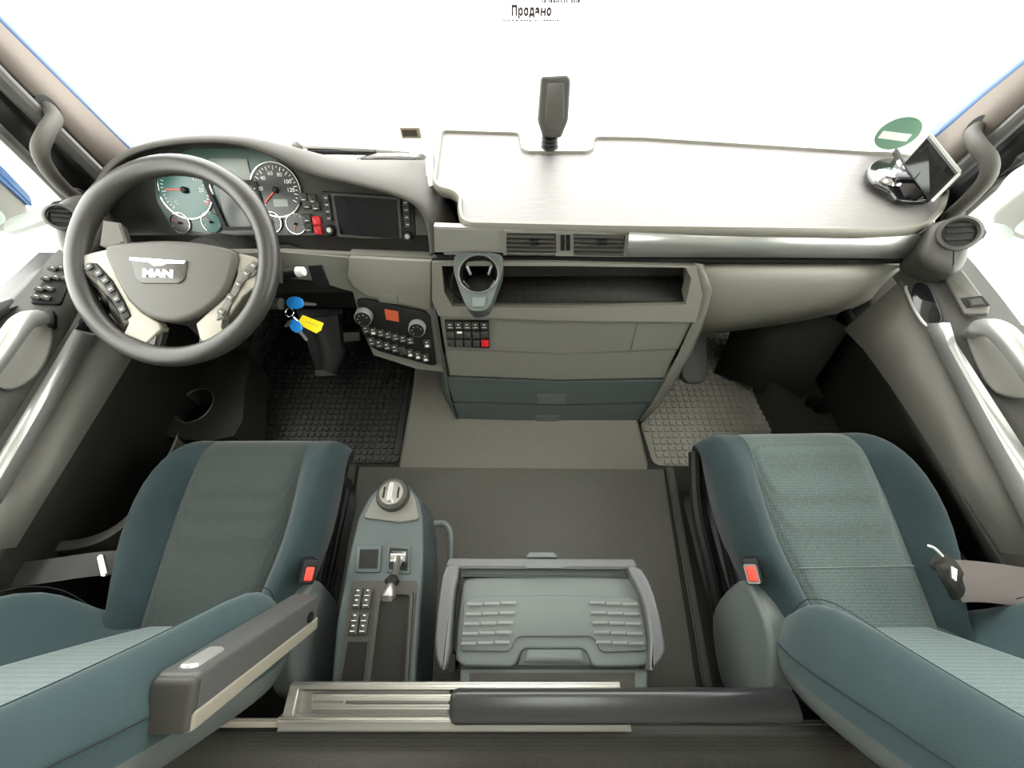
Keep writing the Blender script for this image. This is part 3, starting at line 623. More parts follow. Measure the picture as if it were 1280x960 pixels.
# table shelf on the passenger side
ST = HZ(.61)
outl = [(551, 163), (651, 166), (654, 186), (661, 189), (733, 189), (739, 186), (741, 171), (800, 172), (1118, 192), (1150, 196), (1186, 238), (1180, 260), (1162, 278), (1148, 284), (1080, 287), (760, 283), (588, 279), (577, 274), (574, 262), (575, 246), (566, 238), (548, 234), (542, 226)]
root = thing('dash_table', 'pale grey slate-look table top with raised edge over the passenger side of the dashboard', 'table', W(860, 230, z=.6))
q = fillet(ST.uvs(outl), .02, 4)
bm = B(); prism(bm, q, ST, -.022, -.004, .0); obj('table_top', bm, SHELF, root)
cx = sum(p[0] for p in q)/len(q); cy = sum(p[1] for p in q)/len(q)
bm = B(); nq = len(q); pin = []
for i in range(nq):
    a = V(q[i-1]); b = V(q[(i+1) % nq]); t = (b-a).normalized(); nrm = V((-t.y, t.x))
    pin.append(nrm)
area = sum(q[i-1][0]*q[i][1]-q[i][0]*q[i-1][1] for i in range(nq)); sg = 1 if area > 0 else -1
def offp(d): return [(u+sg*nv.x*d, v+sg*nv.y*d) for (u, v), nv in zip(q, pin)]
loft(bm, [[ST.p(u, v, w_) for u, v in offp(d_)] for d_, w_ in ((.002, -.026), (-.004, -.018), (-.005, -.004), (-.001, .003), (.005, .003), (.008, -.005))], closed=True); obj('raised_edge', bm, GREY, root)

# bracket at the left corner of the table
PR('table_bracket', [(531, 196), (543, 188), (545, 232), (533, 236)], HZ(.60), -.03, .0, GREY2, root, bev=.004)

# ------------------------------------------------------------ things on the table and on the windscreen
GS = Fr((0, 1.183, .62), (0, -1, -.079), (0, 0, 1))
root = thing('camera_unit', 'dark slender sensor unit on a ribbed swivel foot in the notch of the table', 'camera', W(687, 182, y=1.05))
fc = Fr(W(690, 140, y=1.06), (0, -1, .45), (.10, 0, 1))
bm = B(); prism(bm, fillet(fc.uvs([(676, 96), (709, 94), (713, 100), (710, 150), (701, 172), (679, 172), (672, 150)]), .006), fc, -.02, .012, .007, 3); obj('housing', bm, DGREY, root)
bm = B(); prism(bm, fillet(fc.uvs([(684, 104), (705, 104), (705, 150), (699, 163), (684, 163), (681, 150)], .012), .004), fc, .011, .015, .002); obj('front_window', bm, mat('brown plastic', (.05, .045, .04), .35), root)
for k in range(4):
    bm = B(); c = W(687, 168+k*5, y=1.06); lathe(bm, [(.017+.001*k, -.003), (.021+.001*k, 0), (.017+.001*k, .005)], Fr(c, (0, 0, 1), (0, 1, 0)), seg=18); obj('foot_ring', bm, BLACK, root)

root = thing('phone_holder', 'glossy black phone holder with a square plate on a round suction base', 'phone holder', W(1110, 235, z=.615))
bm = B(); b0 = HZ(.615); c = b0.uv(1112, 232)
prism(bm, smooth_closed(b0.uvs([(1082, 214), (1098, 204), (1128, 204), (1142, 215), (1162, 240), (1160, 254), (1120, 256), (1108, 246), (1084, 232)]), 4), b0, .0, .012, .004, 3); obj('suction_base', bm, GLOSS, root)
bm = B(); lathe(bm, [(.034, .012), (.030, .020), (.020, .026)], b0, c[0]-.005, c[1]+.012, 28); obj('lock_ring', bm, CHROME, root)
bm = B(); tube(bm, [b0.p(c[0], c[1], .02), W(1150, 222, z=.66)], .012, 12); obj('arm', bm, GLOSS, root)
fh = Fr(W(1160, 212, z=.675), (-.55, -.55, .62), (.5, .3, 1))
bm = B(); prism(bm, fillet(fh.uvs([(1128, 206), (1160, 170), (1196, 216), (1162, 254)]), .003), fh, -.006, .004, .002); pl = obj('back_plate', bm, GLOSS, root)
for a, b in (((1160, 170), (1198, 218)), ((1198, 218), (1162, 254)), ((1128, 206), (1118, 188))):
    bm = B(); bar(bm, W(*a, fr=fh, off=.006), W(*b, fr=fh, off=.006), .006, .028, up=fh.Z, bev=.002); obj('clamp_edge', bm, SILV if b[0] != 1118 else GLOSS, root)
for a, b in (((1150, 190), (1160, 181)), ((1170, 220), (1184, 207))):
    bm = B(); bar(bm, W(*a, fr=fh, off=.005), W(*b, fr=fh, off=.005), .004, .002, up=fh.Z); obj('slot', bm, BLACK, root)

GS2 = Fr(W(1122, 167, y=1.065), (-.3, -1, -.079), (0, 0, 1))
root = thing('round_sticker', 'round green and white sticker on the windscreen at the right corner', 'sticker', W(1122, 167, fr=GS2))
c = GS2.uv(1122, 167); bm = B(); prism(bm, circ(c[0], c[1], .046, 28, .04), GS2, .0, .001); obj('disc', bm, GREEN, root)
bm = B(); prism(bm, rect(c[0]-.002, c[1]-.006, .066, .018), GS2, .001, .0016); obj('white_band', bm, WHITE, root)
root = thing('toll_tag', 'small brown plastic holder stuck low on the windscreen left of the table', 'tag', W(514, 163, fr=GS))
bm = B(); prism(bm, rect(*GS.uv(514, 163), .056, .030, .003), GS, .0, .014, .002); obj('case', bm, mat('pale tag case', (.30, .24, .19), .4), root)
bm = B(); prism(bm, rect(*GS.uv(513, 162.5), .040, .017), GS, .014, .0155); obj('inset', bm, mat('brown tag inset', (.06, .05, .035), .3), root)
# printed notice
root = thing('sold_notice', 'transparent notice with dark Cyrillic lettering at the top middle of the windscreen', 'notice', W(663, 14, fr=GS))
c = GS.uv(664, 14); pxm = (GS.uv(700, 14)[0]-GS.uv(640, 14)[0])/60
bm = B(); prism(bm, rect(c[0], c[1]+.03, pxm*150, .11), GS, -.0012, -.0008); obj('film', bm, glass('clear film', (1, 1, 1), .0), root)
c5 = GS.uv(656.8, 14); obj('lettering', text_bm('Прода', pxm*12.5, GS, c5[0], c[1], .0005, bold=.0015, sx=.82, spacing=1.18), PRINT, root)
c6 = GS.uv(686.2, 14); obj('lettering', text_bm('о', pxm*12.5, GS, c6[0], c[1], .0005, bold=.0015, sx=.82), PRINT, root)
c7 = GS.uv(679, 14.8); bm = B()                                        # the letter between them, from three strokes
for u_, v_, w_, h_ in ((-2.2, 0, 2.2, 8.2), (2.2, 0, 2.2, 8.2), (0, .2, 4, 2.2)): prism(bm, rect(c7[0]+pxm*u_, c7[1]+pxm*v_, pxm*w_, pxm*h_), GS, .0005, .0009)
obj('lettering', bm, PRINT, root)
random.seed(9)
for x0, x1, yy, hh in ((629, 699, 25.5, 2.0), (678, 725, 1.5, 3.0)):      # two rows of print too small to read, as in the photograph
    bm = B(); x = x0
    while x < x1:
        wd = random.uniform(1.2, 3.2); c = GS.uv(x+wd/2, yy); prism(bm, rect(c[0], c[1], pxm*wd, pxm*hh*random.uniform(.8, 1.2)), GS, .0005, .0008); x += wd+random.choice((.7, .7, .7, 2.2))
    obj('small_print', bm, PRINTL, root)

# wipers outside
def wiper(pts, yy, lab, blade):
    root = thing('wiper', lab, 'wiper', W(*pts[0], y=yy), 'windscreen wipers outside the glass')
    bm = B(); tube(bm, [W(a, b, y=yy) for a, b in pts], [.012]*(len(pts)-1)+[.007], 8, flat=.6); obj('wiper_arm', bm, SATIN, root)
    bm = B(); bar(bm, W(*blade[0], y=yy-.01), W(*blade[1], y=yy-.01), .018, .012); obj('wiper_blade', bm, BLACK, root)
    bm = B(); lathe(bm, [(.016, -.01), (.016, .012), (.01, .016)], Fr(W(*pts[0], y=yy), (0, -1, .2), (0, 0, 1)), seg=14); obj('pivot', bm, SATIN, root)
wiper([(373, 182), (420, 184), (470, 187), (512, 190)], 1.27, 'silver wiper arm with black blade outside the glass above the hood', ((385, 189), (470, 190)))
wiper([(528, 197), (500, 195), (470, 195), (446, 199)], 1.25, 'shorter wiper arm outside the glass, ending beside the table corner', ((452, 201), (520, 199)))

# outside mirrors
def mirror(pts, x, lab, arm, gl, blue):
    fr = Fr(W(*pts[0], x=x), (1 if x < 0 else -1, -.3, .1), (0, 0, 1))
    root = thing('exterior_mirror', lab, 'mirror', W(*pts[0], x=x), 'exterior mirrors outside the side windows')
    bm = B(); prism(bm, fillet(fr.uvs(pts), .03), fr, -.10, .0, .015, 3); obj('housing', bm, mat('mirror housing grey', (.16, .16, .15), .5), root)
    bm = B(); prism(bm, fillet(fr.uvs(gl), .02), fr, .0, .004); obj('mirror_glass', bm, mat('mirror reflecting yard', (.30, .36, .36), .15, metal=.4), root)
    if blue: bm = B(); prism(bm, fillet(fr.uvs(blue), .01), fr, -.06, .006, .004); obj('painted_cap', bm, BLUE, root)
    bm = B(); tube(bm, [W(a, b, x=xx) for a, b, xx in arm], .03, 10, flat=.6); obj('mirror_arm', bm, mat('mirror arm grey', (.12, .13, .12), .5), root)
mirror([(-80, 150), (0, 222), (42, 262), (30, 284), (0, 292), (-80, 300)], -1.35, 'grey exterior mirror with a blue cap outside the left window', [(20, 282, -1.3), (50, 272, -1.2), (75, 262, -1.12)], [(-70, 235), (0, 262), (8, 275), (-4, 284), (-70, 285)], [(-80, 138), (0, 206), (38, 246), (40, 260), (0, 225), (-80, 155)])
mirror([(1236, 268), (1290, 225), (1360, 180), (1360, 310), (1290, 306), (1262, 296), (1240, 288)], 1.35, 'grey exterior mirror outside the right window', [(1250, 290, 1.3), (1232, 290, 1.2), (1214, 288, 1.1)], [(1264, 288), (1290, 268), (1340, 240), (1340, 300), (1290, 298)], None)

# ------------------------------------------------------------ steering column and wheel
WC = W(217, 326, d=.82)
WH = Fr(WC, -CF, CU)
root = thing('steering_column', 'dark steering column shroud with ignition lock behind the wheel', 'steering column', (WC.x, .9, 0))
dn = CF
bm = B(); rows = []
for t, wx, wy in ((.06, .055, .05), (.10, .085, .07), (.18, .09, .08), (.30, .10, .09), (.5, .09, .08)):
    c = WC + dn*t + V((0.0, .02+t*.25, 0))
    rows.append([c+WH.X*wx*math.cos(2*math.pi*k/16)+WH.Y*wy*math.sin(2*math.pi*k/16) for k in range(16)])
loft(bm, rows, closed=True, caps=True); obj('shroud', bm, SOFT, root)
bm = B(); p0 = W(300, 345, d=.90); p1 = W(352, 342, d=.90); p2 = W(372, 340, d=.895)
tube(bm, [p0, W(330, 344, d=.90), p1], [.010, .012, .014], 12); tube(bm, [p1, p2], .013, 12); obj('stalk', bm, BLACK, root)
bm = B(); tube(bm, [p2, W(380, 339, d=.893)], [.012, .010], 12); obj('stalk_tip', bm, WHITE, root)
bm = B(); tube(bm, [W(320, 378, d=.94), W(352, 380, d=.93)], .014, 12); obj('ignition_lock', bm, DGREY, root)
bm = B(); tube(bm, [W(405, 395, d=1.12), W(415, 440, d=1.15), W(410, 462, d=1.17)], [.05, .04, .03], 12, flat=.5); obj('column_boot', bm, BLACK, root)

whl = thing('steering_wheel', 'black four-spoke steering wheel with silver button spokes and a badge', 'steering wheel', WC)
whs = WH
bm = B(); Rm = .2045; rm = .0215; rows = []
for k in range(64):
    a = 2*math.pi*k/64; c = (Rm*math.cos(a), Rm*math.sin(a))
    row = []
    for j in range(14):
        b = 2*math.pi*j/14; rr = rm*(1+.10*math.exp(-((math.degrees(a) % 360-40)/12)**2)+.10*math.exp(-((math.degrees(a) % 360-140)/12)**2))
        row.append(WH.p(c[0]+rr*math.cos(b)*math.cos(a), c[1]+rr*math.cos(b)*math.sin(a), rr*.9*math.sin(b)))
    rows.append(row)
loft(bm, rows, closed=True, cyc=True); obj('rim', bm, LEATH, whl)
pad = [(139, 311), (180, 304), (225, 303), (270, 308), (301, 318), (297, 345), (286, 370), (262, 391), (240, 401), (222, 404), (200, 401), (182, 391), (166, 375), (150, 346)]
bm = B(); prism(bm, smooth_closed(WH.uvs(pad), 3), WH, -.05, .016, .012, 4); obj('airbag_cover', bm, HUBM, whl)
spL = [(100, 322), (120, 316), (138, 312), (150, 346), (166, 376), (182, 392), (202, 404), (205, 412), (186, 430), (156, 418), (163, 404), (154, 388), (138, 360), (122, 342), (100, 338)]
spR = [(299, 317), (318, 321), (336, 330), (334, 360), (318, 362), (306, 372), (292, 392), (280, 408), (288, 418), (262, 432), (252, 424), (247, 405), (262, 391), (286, 370), (297, 345)]
for s_ in (spL, spR): PR('spoke', s_, WH, -.012, .006, SPOKE, whl, bev=.004, fil=.004)
for s_ in ([(186, 404), (204, 408), (196, 440), (176, 432)], [(250, 410), (264, 404), (276, 424), (262, 438), (246, 438)], [(84, 320), (104, 322), (106, 352), (88, 352)], [(332, 322), (348, 322), (348, 352), (328, 352)]):
    PR('spoke_root', s_, WH, -.016, .003, LEATH, whl, bev=.006, seg=3)
blk = [[(113, 330), (125, 330), (145, 352), (160, 378), (168, 396), (160, 402), (148, 382), (134, 358), (118, 342)], [(320, 327), (328, 334), (322, 346), (310, 352), (296, 376), (284, 398), (274, 402), (276, 390), (292, 366), (302, 340)]]
for i, s_ in enumerate(blk):
    bp = PR('button_panel', s_, WH, .004, .009, BLACK if i == 0 else mat('champagne keys', (.10, .092, .078), .5), whl, bev=.002, fil=.003)
    cs = ((118, 335), (130, 343), (138, 352), (145, 363), (152, 375), (159, 388)) if i == 0 else ((321, 334), (312, 344), (302, 357), (292, 373), (281, 391))
    for a in cs:
        c = WH.uv(*a); f2 = Fr(WH.p(*c), WH.Z, (math.sin(R(30 if i == 0 else -32)), 0, 0)+WH.Y if False else WH.Y + WH.X*(-.55 if i == 0 else .6))
        bm = B(); prism(bm, rect(0, 0, .015, .013, .003), f2, .009, .012, .001); obj('button', bm, DGREY if i == 0 else mat('key', (.085, .078, .066), .5), bp)
        bm = B(); prism(bm, rect(0, 0, .006, .0018), f2, .0121, .0125); obj('mark', bm, WHITE, bp)
bd = PR('badge', [(173, 325), (243, 329), (239, 353), (233, 357), (187, 357), (180, 351)], WH, .014, .019, mat('badge dark metal', (.045, .038, .032), .3), whl, bev=.002, fil=.004)
PR('badge_band', [(174, 325.5), (242, 330), (240, 333), (220, 333), (213, 335.5), (203, 335.5), (197, 331.5), (174, 329)], WH, .019, .0205, CHROME, bd)
c = WH.uv(208, 345.5); obj('lettering', text_bm('MAN', .021, WH, c[0], c[1], .0198, bold=.0016, th=.0006, sx=1.35, rot=R(-2)), WHITE, bd)
c = WH.uv(208, 331)
bm = B(); tube(bm, [WH.p(c[0]+a, c[1]+b, .021) for a, b in ((-.009, .001), (-.004, .003), (-.001, .0), (.004, .003), (.009, .001))], .0008, 5); obj('emblem', bm, DGREY, bd)

# keys
root = thing('key_bunch', 'bunch of blue-headed keys with a yellow tag hanging at the ignition lock', 'keys', W(352, 382, d=.93))
kf = Fr(W(370, 395, d=.94), -CF, CU)
def key(a, b, r1, lab, m_=KEYB):
    ua, ub = kf.uv(*a), kf.uv(*b); dirv = (V(ub)-V(ua)).normalized(); nn = V((-dirv.y, dirv.x))
    pts = [V(ua)+dirv*(r1*1.15*math.cos(t))+nn*(r1*.85*math.sin(t)) for t in [2*math.pi*k/16 for k in range(16)]]
    bm = B(); prism(bm, [tuple(p) for p in pts], kf, .0, .007, .002); h = obj('key_head', bm, m_, root)
    bm = B(); A = V(ua)+dirv*r1; Bq = V(ub)
    prism(bm, [tuple(A+nn*.004), tuple(A-nn*.004), tuple(Bq-nn*.003), tuple(Bq+dirv*.003), tuple(Bq+nn*.003)], kf, .002, .005, .0005); obj('key_blade', bm, ALU, root)
key((370, 379), (395, 381), .018, 'a'); key((371, 408), (384, 425), .016, 'b'); key((364, 404), (358, 408), .008, 'c', DGREY)
bm = B(); c = kf.uv(363, 391); path = [kf.p(c[0]+.010*math.cos(2*math.pi*k/20), c[1]+.010*math.sin(2*math.pi*k/20), .004) for k in range(21)]; tube(bm, path, .0012, 6); obj('key_ring', bm, CHROME, root)
bm = B(); tube(bm, [W(367, 397, fr=kf, off=.004), W(372, 402, fr=kf, off=.004)], .003, 8); obj('clip', bm, CHROME, root)
tg = PR('key_tag', [(379, 394), (405, 404), (403, 409), (402, 413), (396, 417), (380, 409), (374, 402)], kf, .001, .004, YEL, root, bev=.0008)
c = kf.uv(391, 405.5)
bm = B()
for k in range(5): bar(bm, kf.p(c[0]-.014+k*.006, c[1]+.004-k*.0022, .0043), kf.p(c[0]-.010+k*.006, c[1]+.0055-k*.0022, .0043), .001, .0003, up=kf.Z)
obj('handwriting', bm, PRINT, tg)

# ------------------------------------------------------------ footwell things
def rubmat(name, pts, z, m, lab, pitch, skip=None):
    fr = HZ(z); q = fillet(fr.uvs(pts), .03, 5)
    root = thing(name, lab, 'floor mat', fr.p(*q[0]), 'rubber mats in the footwells')
    bm = B(); prism(bm, q, fr, .0, .006, .002); obj('mat_base', bm, m, root)
    def inside(u, v):
        c = False
        for i in range(len(q)):
            (a, b), (d, e) = q[i-1], q[i]
            if (b > v) != (e > v) and u < (d-a)*(v-b)/(e-b)+a: c = not c
        return c
    us = [p[0] for p in q]; vs = [p[1] for p in q]; bm = B()
    u = min(us)+.012
    while u < max(us):
        v = min(vs)+.012
        while v < max(vs):
            h = pitch*.36
            if all(inside(u+i*h*1.3, v+j*h*1.3) for i in (-1, 1) for j in (-1, 1)):
                b0 = [bm.verts.new(fr.p(u+i*h, v+j*h, .005)) for i, j in ((-1, -1), (1, -1), (1, 1), (-1, 1))]
                t0 = [bm.verts.new(fr.p(u+i*h*.8, v+j*h*.8, .0105)) for i, j in ((-1, -1), (1, -1), (1, 1), (-1, 1))]
                bm.faces.new(t0)
                for i in range(4): bm.faces.new((b0[i], b0[(i+1) % 4], t0[(i+1) % 4], t0[i]))
            v += pitch
        u += pitch
    o = obj('mat_grid', bm, m, root, ang=10); o['kind'] = 'stuff'
rubmat('rubber_mat', [(330, 380), (540, 380), (514, 470), (500, 579), (440, 579), (296, 545), (316, 480)], -.045, RUBBER, 'black ribbed rubber mat in the driver footwell under the pedals', .021)
rubmat('rubber_mat', [(830, 395), (926, 395), (940, 460), (1010, 583), (816, 583), (800, 530)], -.045, RUBLIT, 'ribbed rubber mat in the passenger footwell, window light painted into its pale colour', .023)
ff = Fr(W(868, 450, z=.0), (0, -.5, 1), (0, 1, 0))
tag(PR('foot_rest', [(852, 405), (880, 405), (882, 470), (874, 480), (856, 480), (849, 470)], ff, -.0, .02, DGREY, None, bev=.006, fil=.015), 'dark rounded foot rest pad on the mat beside the centre drawers', 'foot rest')
# pedal
fpd = Fr(W(410, 440, z=.10), (0, -.75, .65), (0, 1, 0))
pdl = tag(PR('pedal', [(368, 385), (430, 385), (421, 455), (418, 468), (396, 469), (391, 455)], fpd, -.02, .0, BLACK, None, bev=.006, fil=.012), 'black foot pedal at the middle of the driver mat', 'pedal')
PR('pedal_edge', [(393, 463), (420, 462), (419, 469), (396, 470)], fpd, .0, .004, DGREY, pdl, bev=.001)
fp2 = Fr(W(440, 425, z=.12), (0, -.75, .65), (0, 1, 0))
tag(PR('pedal', [(426, 415), (450, 415), (450, 426), (428, 428)], fp2, -.012, .0, DGREY, None, bev=.004, fil=.006), 'small dark pedal pad right of the middle pedal, under the climate panel', 'pedal')
# black kick panel with cup recess, left of the driver mat
kz = HZ(.10)
kp = thing('kick_panel', 'black moulded side panel with a round cup recess beside the driver footwell', 'panel', W(250, 510, z=0))
c = kz.uv(243, 507); outr = kz.uvs([(196, 542), (198, 500), (222, 458), (262, 438), (296, 430), (312, 452), (306, 480), (292, 545)])
cf = smooth_closed(outr, 3); hole = [(c[0]+.052*math.cos(math.atan2(v-c[1], u-c[0])), c[1]+.058*math.sin(math.atan2(v-c[1], u-c[0]))) for u, v in cf]
bm = B(); ring(bm, cf, hole, kz, -.13, .0); obj('panel_body', bm, SOFT, kp)
bm = B(); bm.faces.new([bm.verts.new(kz.p(u, v, -.08)) for u, v in hole]); obj('cup_floor', bm, BLACK, kp)
bm = B(); loft(bm, [[kz.p(c[0]+(u-c[0])*k_, c[1]+(v-c[1])*k_, w_) for u, v in hole] for k_, w_ in ((1.0, .0), (1.05, .003), (1.1, .0))], closed=True); obj('cup_rim', bm, DGREY, kp)
bm = B(); loft(bm, [[W(a, b, z=z_) for a, b, z_ in r_] for r_ in ([(262, 440, .10), (290, 430, .12), (312, 440, .10)], [(272, 340, .30), (300, 340, .32), (330, 350, .28)])]); obj('panel_post', bm, SOFT, kp, solid=.02)

kp = thing('kick_panel', 'black moulded side panel with cup recess in the passenger footwell below the knee bolster', 'panel', W(1020, 500, z=0))
kz = HZ(.06); c = kz.uv(1024, 506); outr = kz.uvs([(966, 430), (1010, 415), (1090, 430), (1130, 500), (1130, 560), (1000, 560), (985, 520), (960, 470)])
cf = smooth_closed(outr, 3); hole = [(c[0]+.046*math.cos(math.atan2(v-c[1], u-c[0])), c[1]+.034*math.sin(math.atan2(v-c[1], u-c[0]))) for u, v in cf]
bm = B(); ring(bm, cf, hole, kz, -.10, .0); obj('panel_body', bm, SOFT, kp)
bm = B(); bm.faces.new([bm.verts.new(kz.p(u, v, -.07)) for u, v in hole]); obj('cup_floor', bm, BLACK, kp)
bm = B(); loft(bm, [[V((.76, .80, -.04)), V((.84, .72, .0)), V((.96, .62, .0))], [V((.80, .97, .26)), V((.88, .88, .28)), V((.97, .72, .30))]]); obj('panel_post', bm, SOFT, kp, solid=.02)

# ------------------------------------------------------------ seats
def sstep(t): t = max(0, min(1, t)); return t*t*(3-2*t)
def seat(cx, zo, ws, yaw, lean_deg, ro, m_center, m_side, m_back, lab, cb):
    root = thing('truck_seat', lab, 'seat', (cx, .1, 0), 'air-sprung cab seats')
    sgn = 1 if cx < 0 else -1      # towards the middle of the cab
    def T(x, y, z):
        return V((cx + x*math.cos(yaw)-(y-.1)*math.sin(yaw), .1 + x*math.sin(yaw)+(y-.1)*math.cos(yaw), z+zo))
    # cushion: stations along y, columns across
    NX = 28; stations = [(y_, w_*ws) for y_, w_ in [(-.06, .195), (0, .205), (.08, .228), (.16, .248), (.24, .252), (.31, .248), (.36, .242), (.395, .238), (.415, .228)]]
    def top(x, y, hw):
        t = abs(x)/hw
        z = .205 + .045*sstep((t-.58)/.25)*(1-sstep((y-.26)/.16))
        z += .015*sstep((y-.15)/.15)
        z -= .020*math.exp(-((t-.60)/.05)**2)*(1-.8*sstep((y-.30)/.1))*.6
        if t > .86: z -= .05*((t-.86)/.14)**2
        if y > .36: z -= .045*((y-.36)/.055)**2
        return z
    bms = {0: B(), 1: B()}
    def cell_rows(x0f, x1f, bm, n):
        rows = []
        for y, hw in stations:
            row = [T(hw*(x0f+(x1f-x0f)*k/n), y, top(hw*(x0f+(x1f-x0f)*k/n), y, hw)) for k in range(n+1)]
            rows.append(row)
        # front roll
        for dy, dz_, q_ in ((.008, .03, .975), (.004, .07, .93), (-.01, .11, .86)):
            y, hw = stations[-1]; row = [T(hw*(x0f+(x1f-x0f)*k/n)*q_, y+dy, top(hw*(x0f+(x1f-x0f)*k/n), y, hw)-dz_) for k in range(n+1)]
            rows.append(row)
        loft(bm, rows)
        return rows
    bm = B(); cell_rows(-.60, .60, bm, 14); obj('cushion_centre', bm, m_center, root, subs=1)
    for sd in (-1, 1):
        bm = B(); n = 9; rows = []
        full = []
        st_ = [(y, hw, 0, 0) for y, hw in stations] + [(stations[-1][0], stations[-1][1]*q_, dy, dz_) for dy, dz_, q_ in ((.008, .03, .975), (.004, .07, .93), (-.01, .11, .86))]
        for y, hw, dy, dz_ in st_:
            fo = 1 if sd == sgn else ro+(1-ro)*sstep((y-.01)/.11)
            row = [T(sd*hw*(.60+.40*fo*k/n), y+dy, top(hw*(.60+.40*k/n), y, hw)-dz_) for k in range(n+1)]
            he = hw*(.60+.40*fo)
            row += [T(sd*he*1.005, y+dy, top(hw, y, hw)-dz_-.03*(1-dz_*8)), T(sd*he*.92, y+dy, .11-dz_*.5), T(sd*he*.82, y+dy, .06-dz_*.3)]
            full.append(row)
        loft(bm, full); obj('cushion_bolster', bm, m_side, root, subs=1)
    for yy in ((.10,) if cx > 0 else ()):
        bm = B(); tube(bm, [T(-.12+.24*k/12, yy, top(-.12+.24*k/12, yy, .235)+.0008) for k in range(13)], .0014, 5); obj('seam', bm, mat('pale seam', (.12, .15, .14), .8), root)
    # base pan + bellows
    bm = B(); prism(bm, fillet([(-.20, -.08), (.20, -.08), (.19, .36), (-.19, .36)], .03), Fr(T(0, 0, .0), (0, 0, 1), (0, 1, 0)), .02, .10, .01); obj('seat_pan', bm, BLACK, root)
    bm = B(); rows = []
    for k in range(9):
        z = -zo+.0+(.09+zo)*k/8; e = .0 if k % 2 else .018
        rows.append([T(u, v, z) for u, v in fillet([(-.18-e, -.06-e), (.18+e, -.06-e), (.18+e, .32+e), (-.18-e, .32+e)], .04)])
    loft(bm, rows, closed=True, caps=True); obj('bellows', bm, BLACK, root)
    # backrest: stations up the back, lean
    lean = R(lean_deg)
    def BK(x, h, f): # h along the back, f = forward of the back plane
        return T(x, .0 - math.sin(lean)*h + math.cos(lean)*f, .19 + math.cos(lean)*h + math.sin(lean)*f)
    hs = [(-.02, .20, .015, .09), (.04, .225, .035, .09), (.10, .24, .075, .09), (.17, .245, .09, .09), (.25, .245, .075, .09), (.34, .245, .060, .09), (.44, .24, .045, .09), (.54, .225, .03, .09), (.62, .20, .015, .085), (.67, .175, -.02, .07)]
    hs = [(a_, b_*(ws+1)/2, c_, d_) for a_, b_, c_, d_ in hs]
    def fz(t, bo):
        return bo*sstep((t-.52)/.34) - .010*math.exp(-((t-.52)/.05)**2) - (.045*((t-.86)/.14)**2 if t > .86 else 0)
    n = 12; rows = []
    for h, hw, bo, bk in hs: rows.append([BK(hw*(-.52+1.04*k/n), h, fz(abs(-.52+1.04*k/n), bo)-(.03 if h > .65 else 0)) for k in range(n+1)])
    bm = B(); loft(bm, rows); obj('backrest_centre', bm, m_back, root, subs=1)
    for sd in (-1, 1):
        rows = []
        for h, hw, bo, bk in hs:
            row = [BK(sd*hw*(.52+.48*k/8), h, fz(.52+.48*k/8, bo)-(.03 if h > .65 else 0)) for k in range(9)]
            row += [BK(sd*hw*1.03, h, -.012), BK(sd*hw*1.03, h, -.045)]
            rows.append(row)
        bm = B(); loft(bm, rows); obj('backrest_bolster', bm, TEAL2, root, subs=1)
        # stitched seam along the bolster crest
        pts = [BK(sd*hw*.86, h, fz(.86, bo)+.0015) for h, hw, bo, bk in hs[1:-1]]
        pts2 = [BK(sd*hw*1.032, h, -.012) for h, hw, bo, bk in hs[1:-1]]
        bm = B(); tube(bm, smooth_open(pts2, 3), .0011, 5); obj('seam', bm, mat('side seam thread', (.008, .014, .015), .8), root)
        bm = B(); tube(bm, smooth_open(pts, 3), .0008, 5); obj('seam', bm, mat('seam thread', (.012, .02, .022), .8), root)
    bm = B(); rows = [[BK(-hw*1.03, h, -.043), BK(-hw*1.02, h, -.07)]+[BK(hw*(-.95+1.90*k/6), h, -bk-.008) for k in range(7)]+[BK(hw*1.02, h, -.07), BK(hw*1.03, h, -.043)] for h, hw, bo, bk in hs]; loft(bm, rows)
    rows = [[BK(hs[-1][1]*(-1+2*k/6), hs[-1][0], -.05), BK(hs[-1][1]*(-.97+1.94*k/6), hs[-1][0], -.07)] for k in range(7)]; loft(bm, rows); obj('back_shell', bm, COOLG, root, subs=1)
    # inner side shield with buckle
    xs = sgn*.246*ws
    sf = Fr(T(xs, .05, .0), (sgn, 0, .05), (0, 0, 1))
    def sy(y, z): return ((y-.05)*(1 if sgn > 0 else -1), z)
    prof = [sy(.075, .19), sy(.075, .12), sy(.02, .01), sy(-.10, -.02), sy(-.14, .04), sy(-.11, .15), sy(-.01, .215)]
    bm = B(); prism(bm, smooth_closed(prof, 4), sf, -.035, .012, .012, 3); obj('side_shield', bm, COOLG, root)
    bf = Fr(T(sgn*(.262*ws+.006), .09, .255), (sgn*.55, -.2, .8), (0, 1, .1))
    bm = B(); prism(bm, rect(0, 0, .026, .046, .004), bf, -.06, .0, .003); bk_ = obj('belt_buckle', bm, BLACK, root)
    bm = B(); prism(bm, rect(0, -.003, .016, .026, .003), bf, .0, .005, .002); obj('release_button', bm, REDB, bk_)
    bm = B(); ring(bm, rect(0, -.003, .022, .034, .004), rect(0, -.003, .017, .027, .003), bf, .0, .004); obj('buckle_rim', bm, CHROME if sgn < 0 else BLACK, bk_)
    return root, T, BK, sgn
sL = seat(-.648, .03, .88, R(0), 12, .55, TEALW2, TEAL, TEALW3, 'driver seat in worn dark teal fabric with folded-up grey armrest, behind the steering wheel', 0)
sR = seat(.708, .075, .92, R(1), 19, .12, TEALW, TEAL, TEALW3, 'passenger seat in lighter teal woven fabric without armrest, beside the right door', 0)
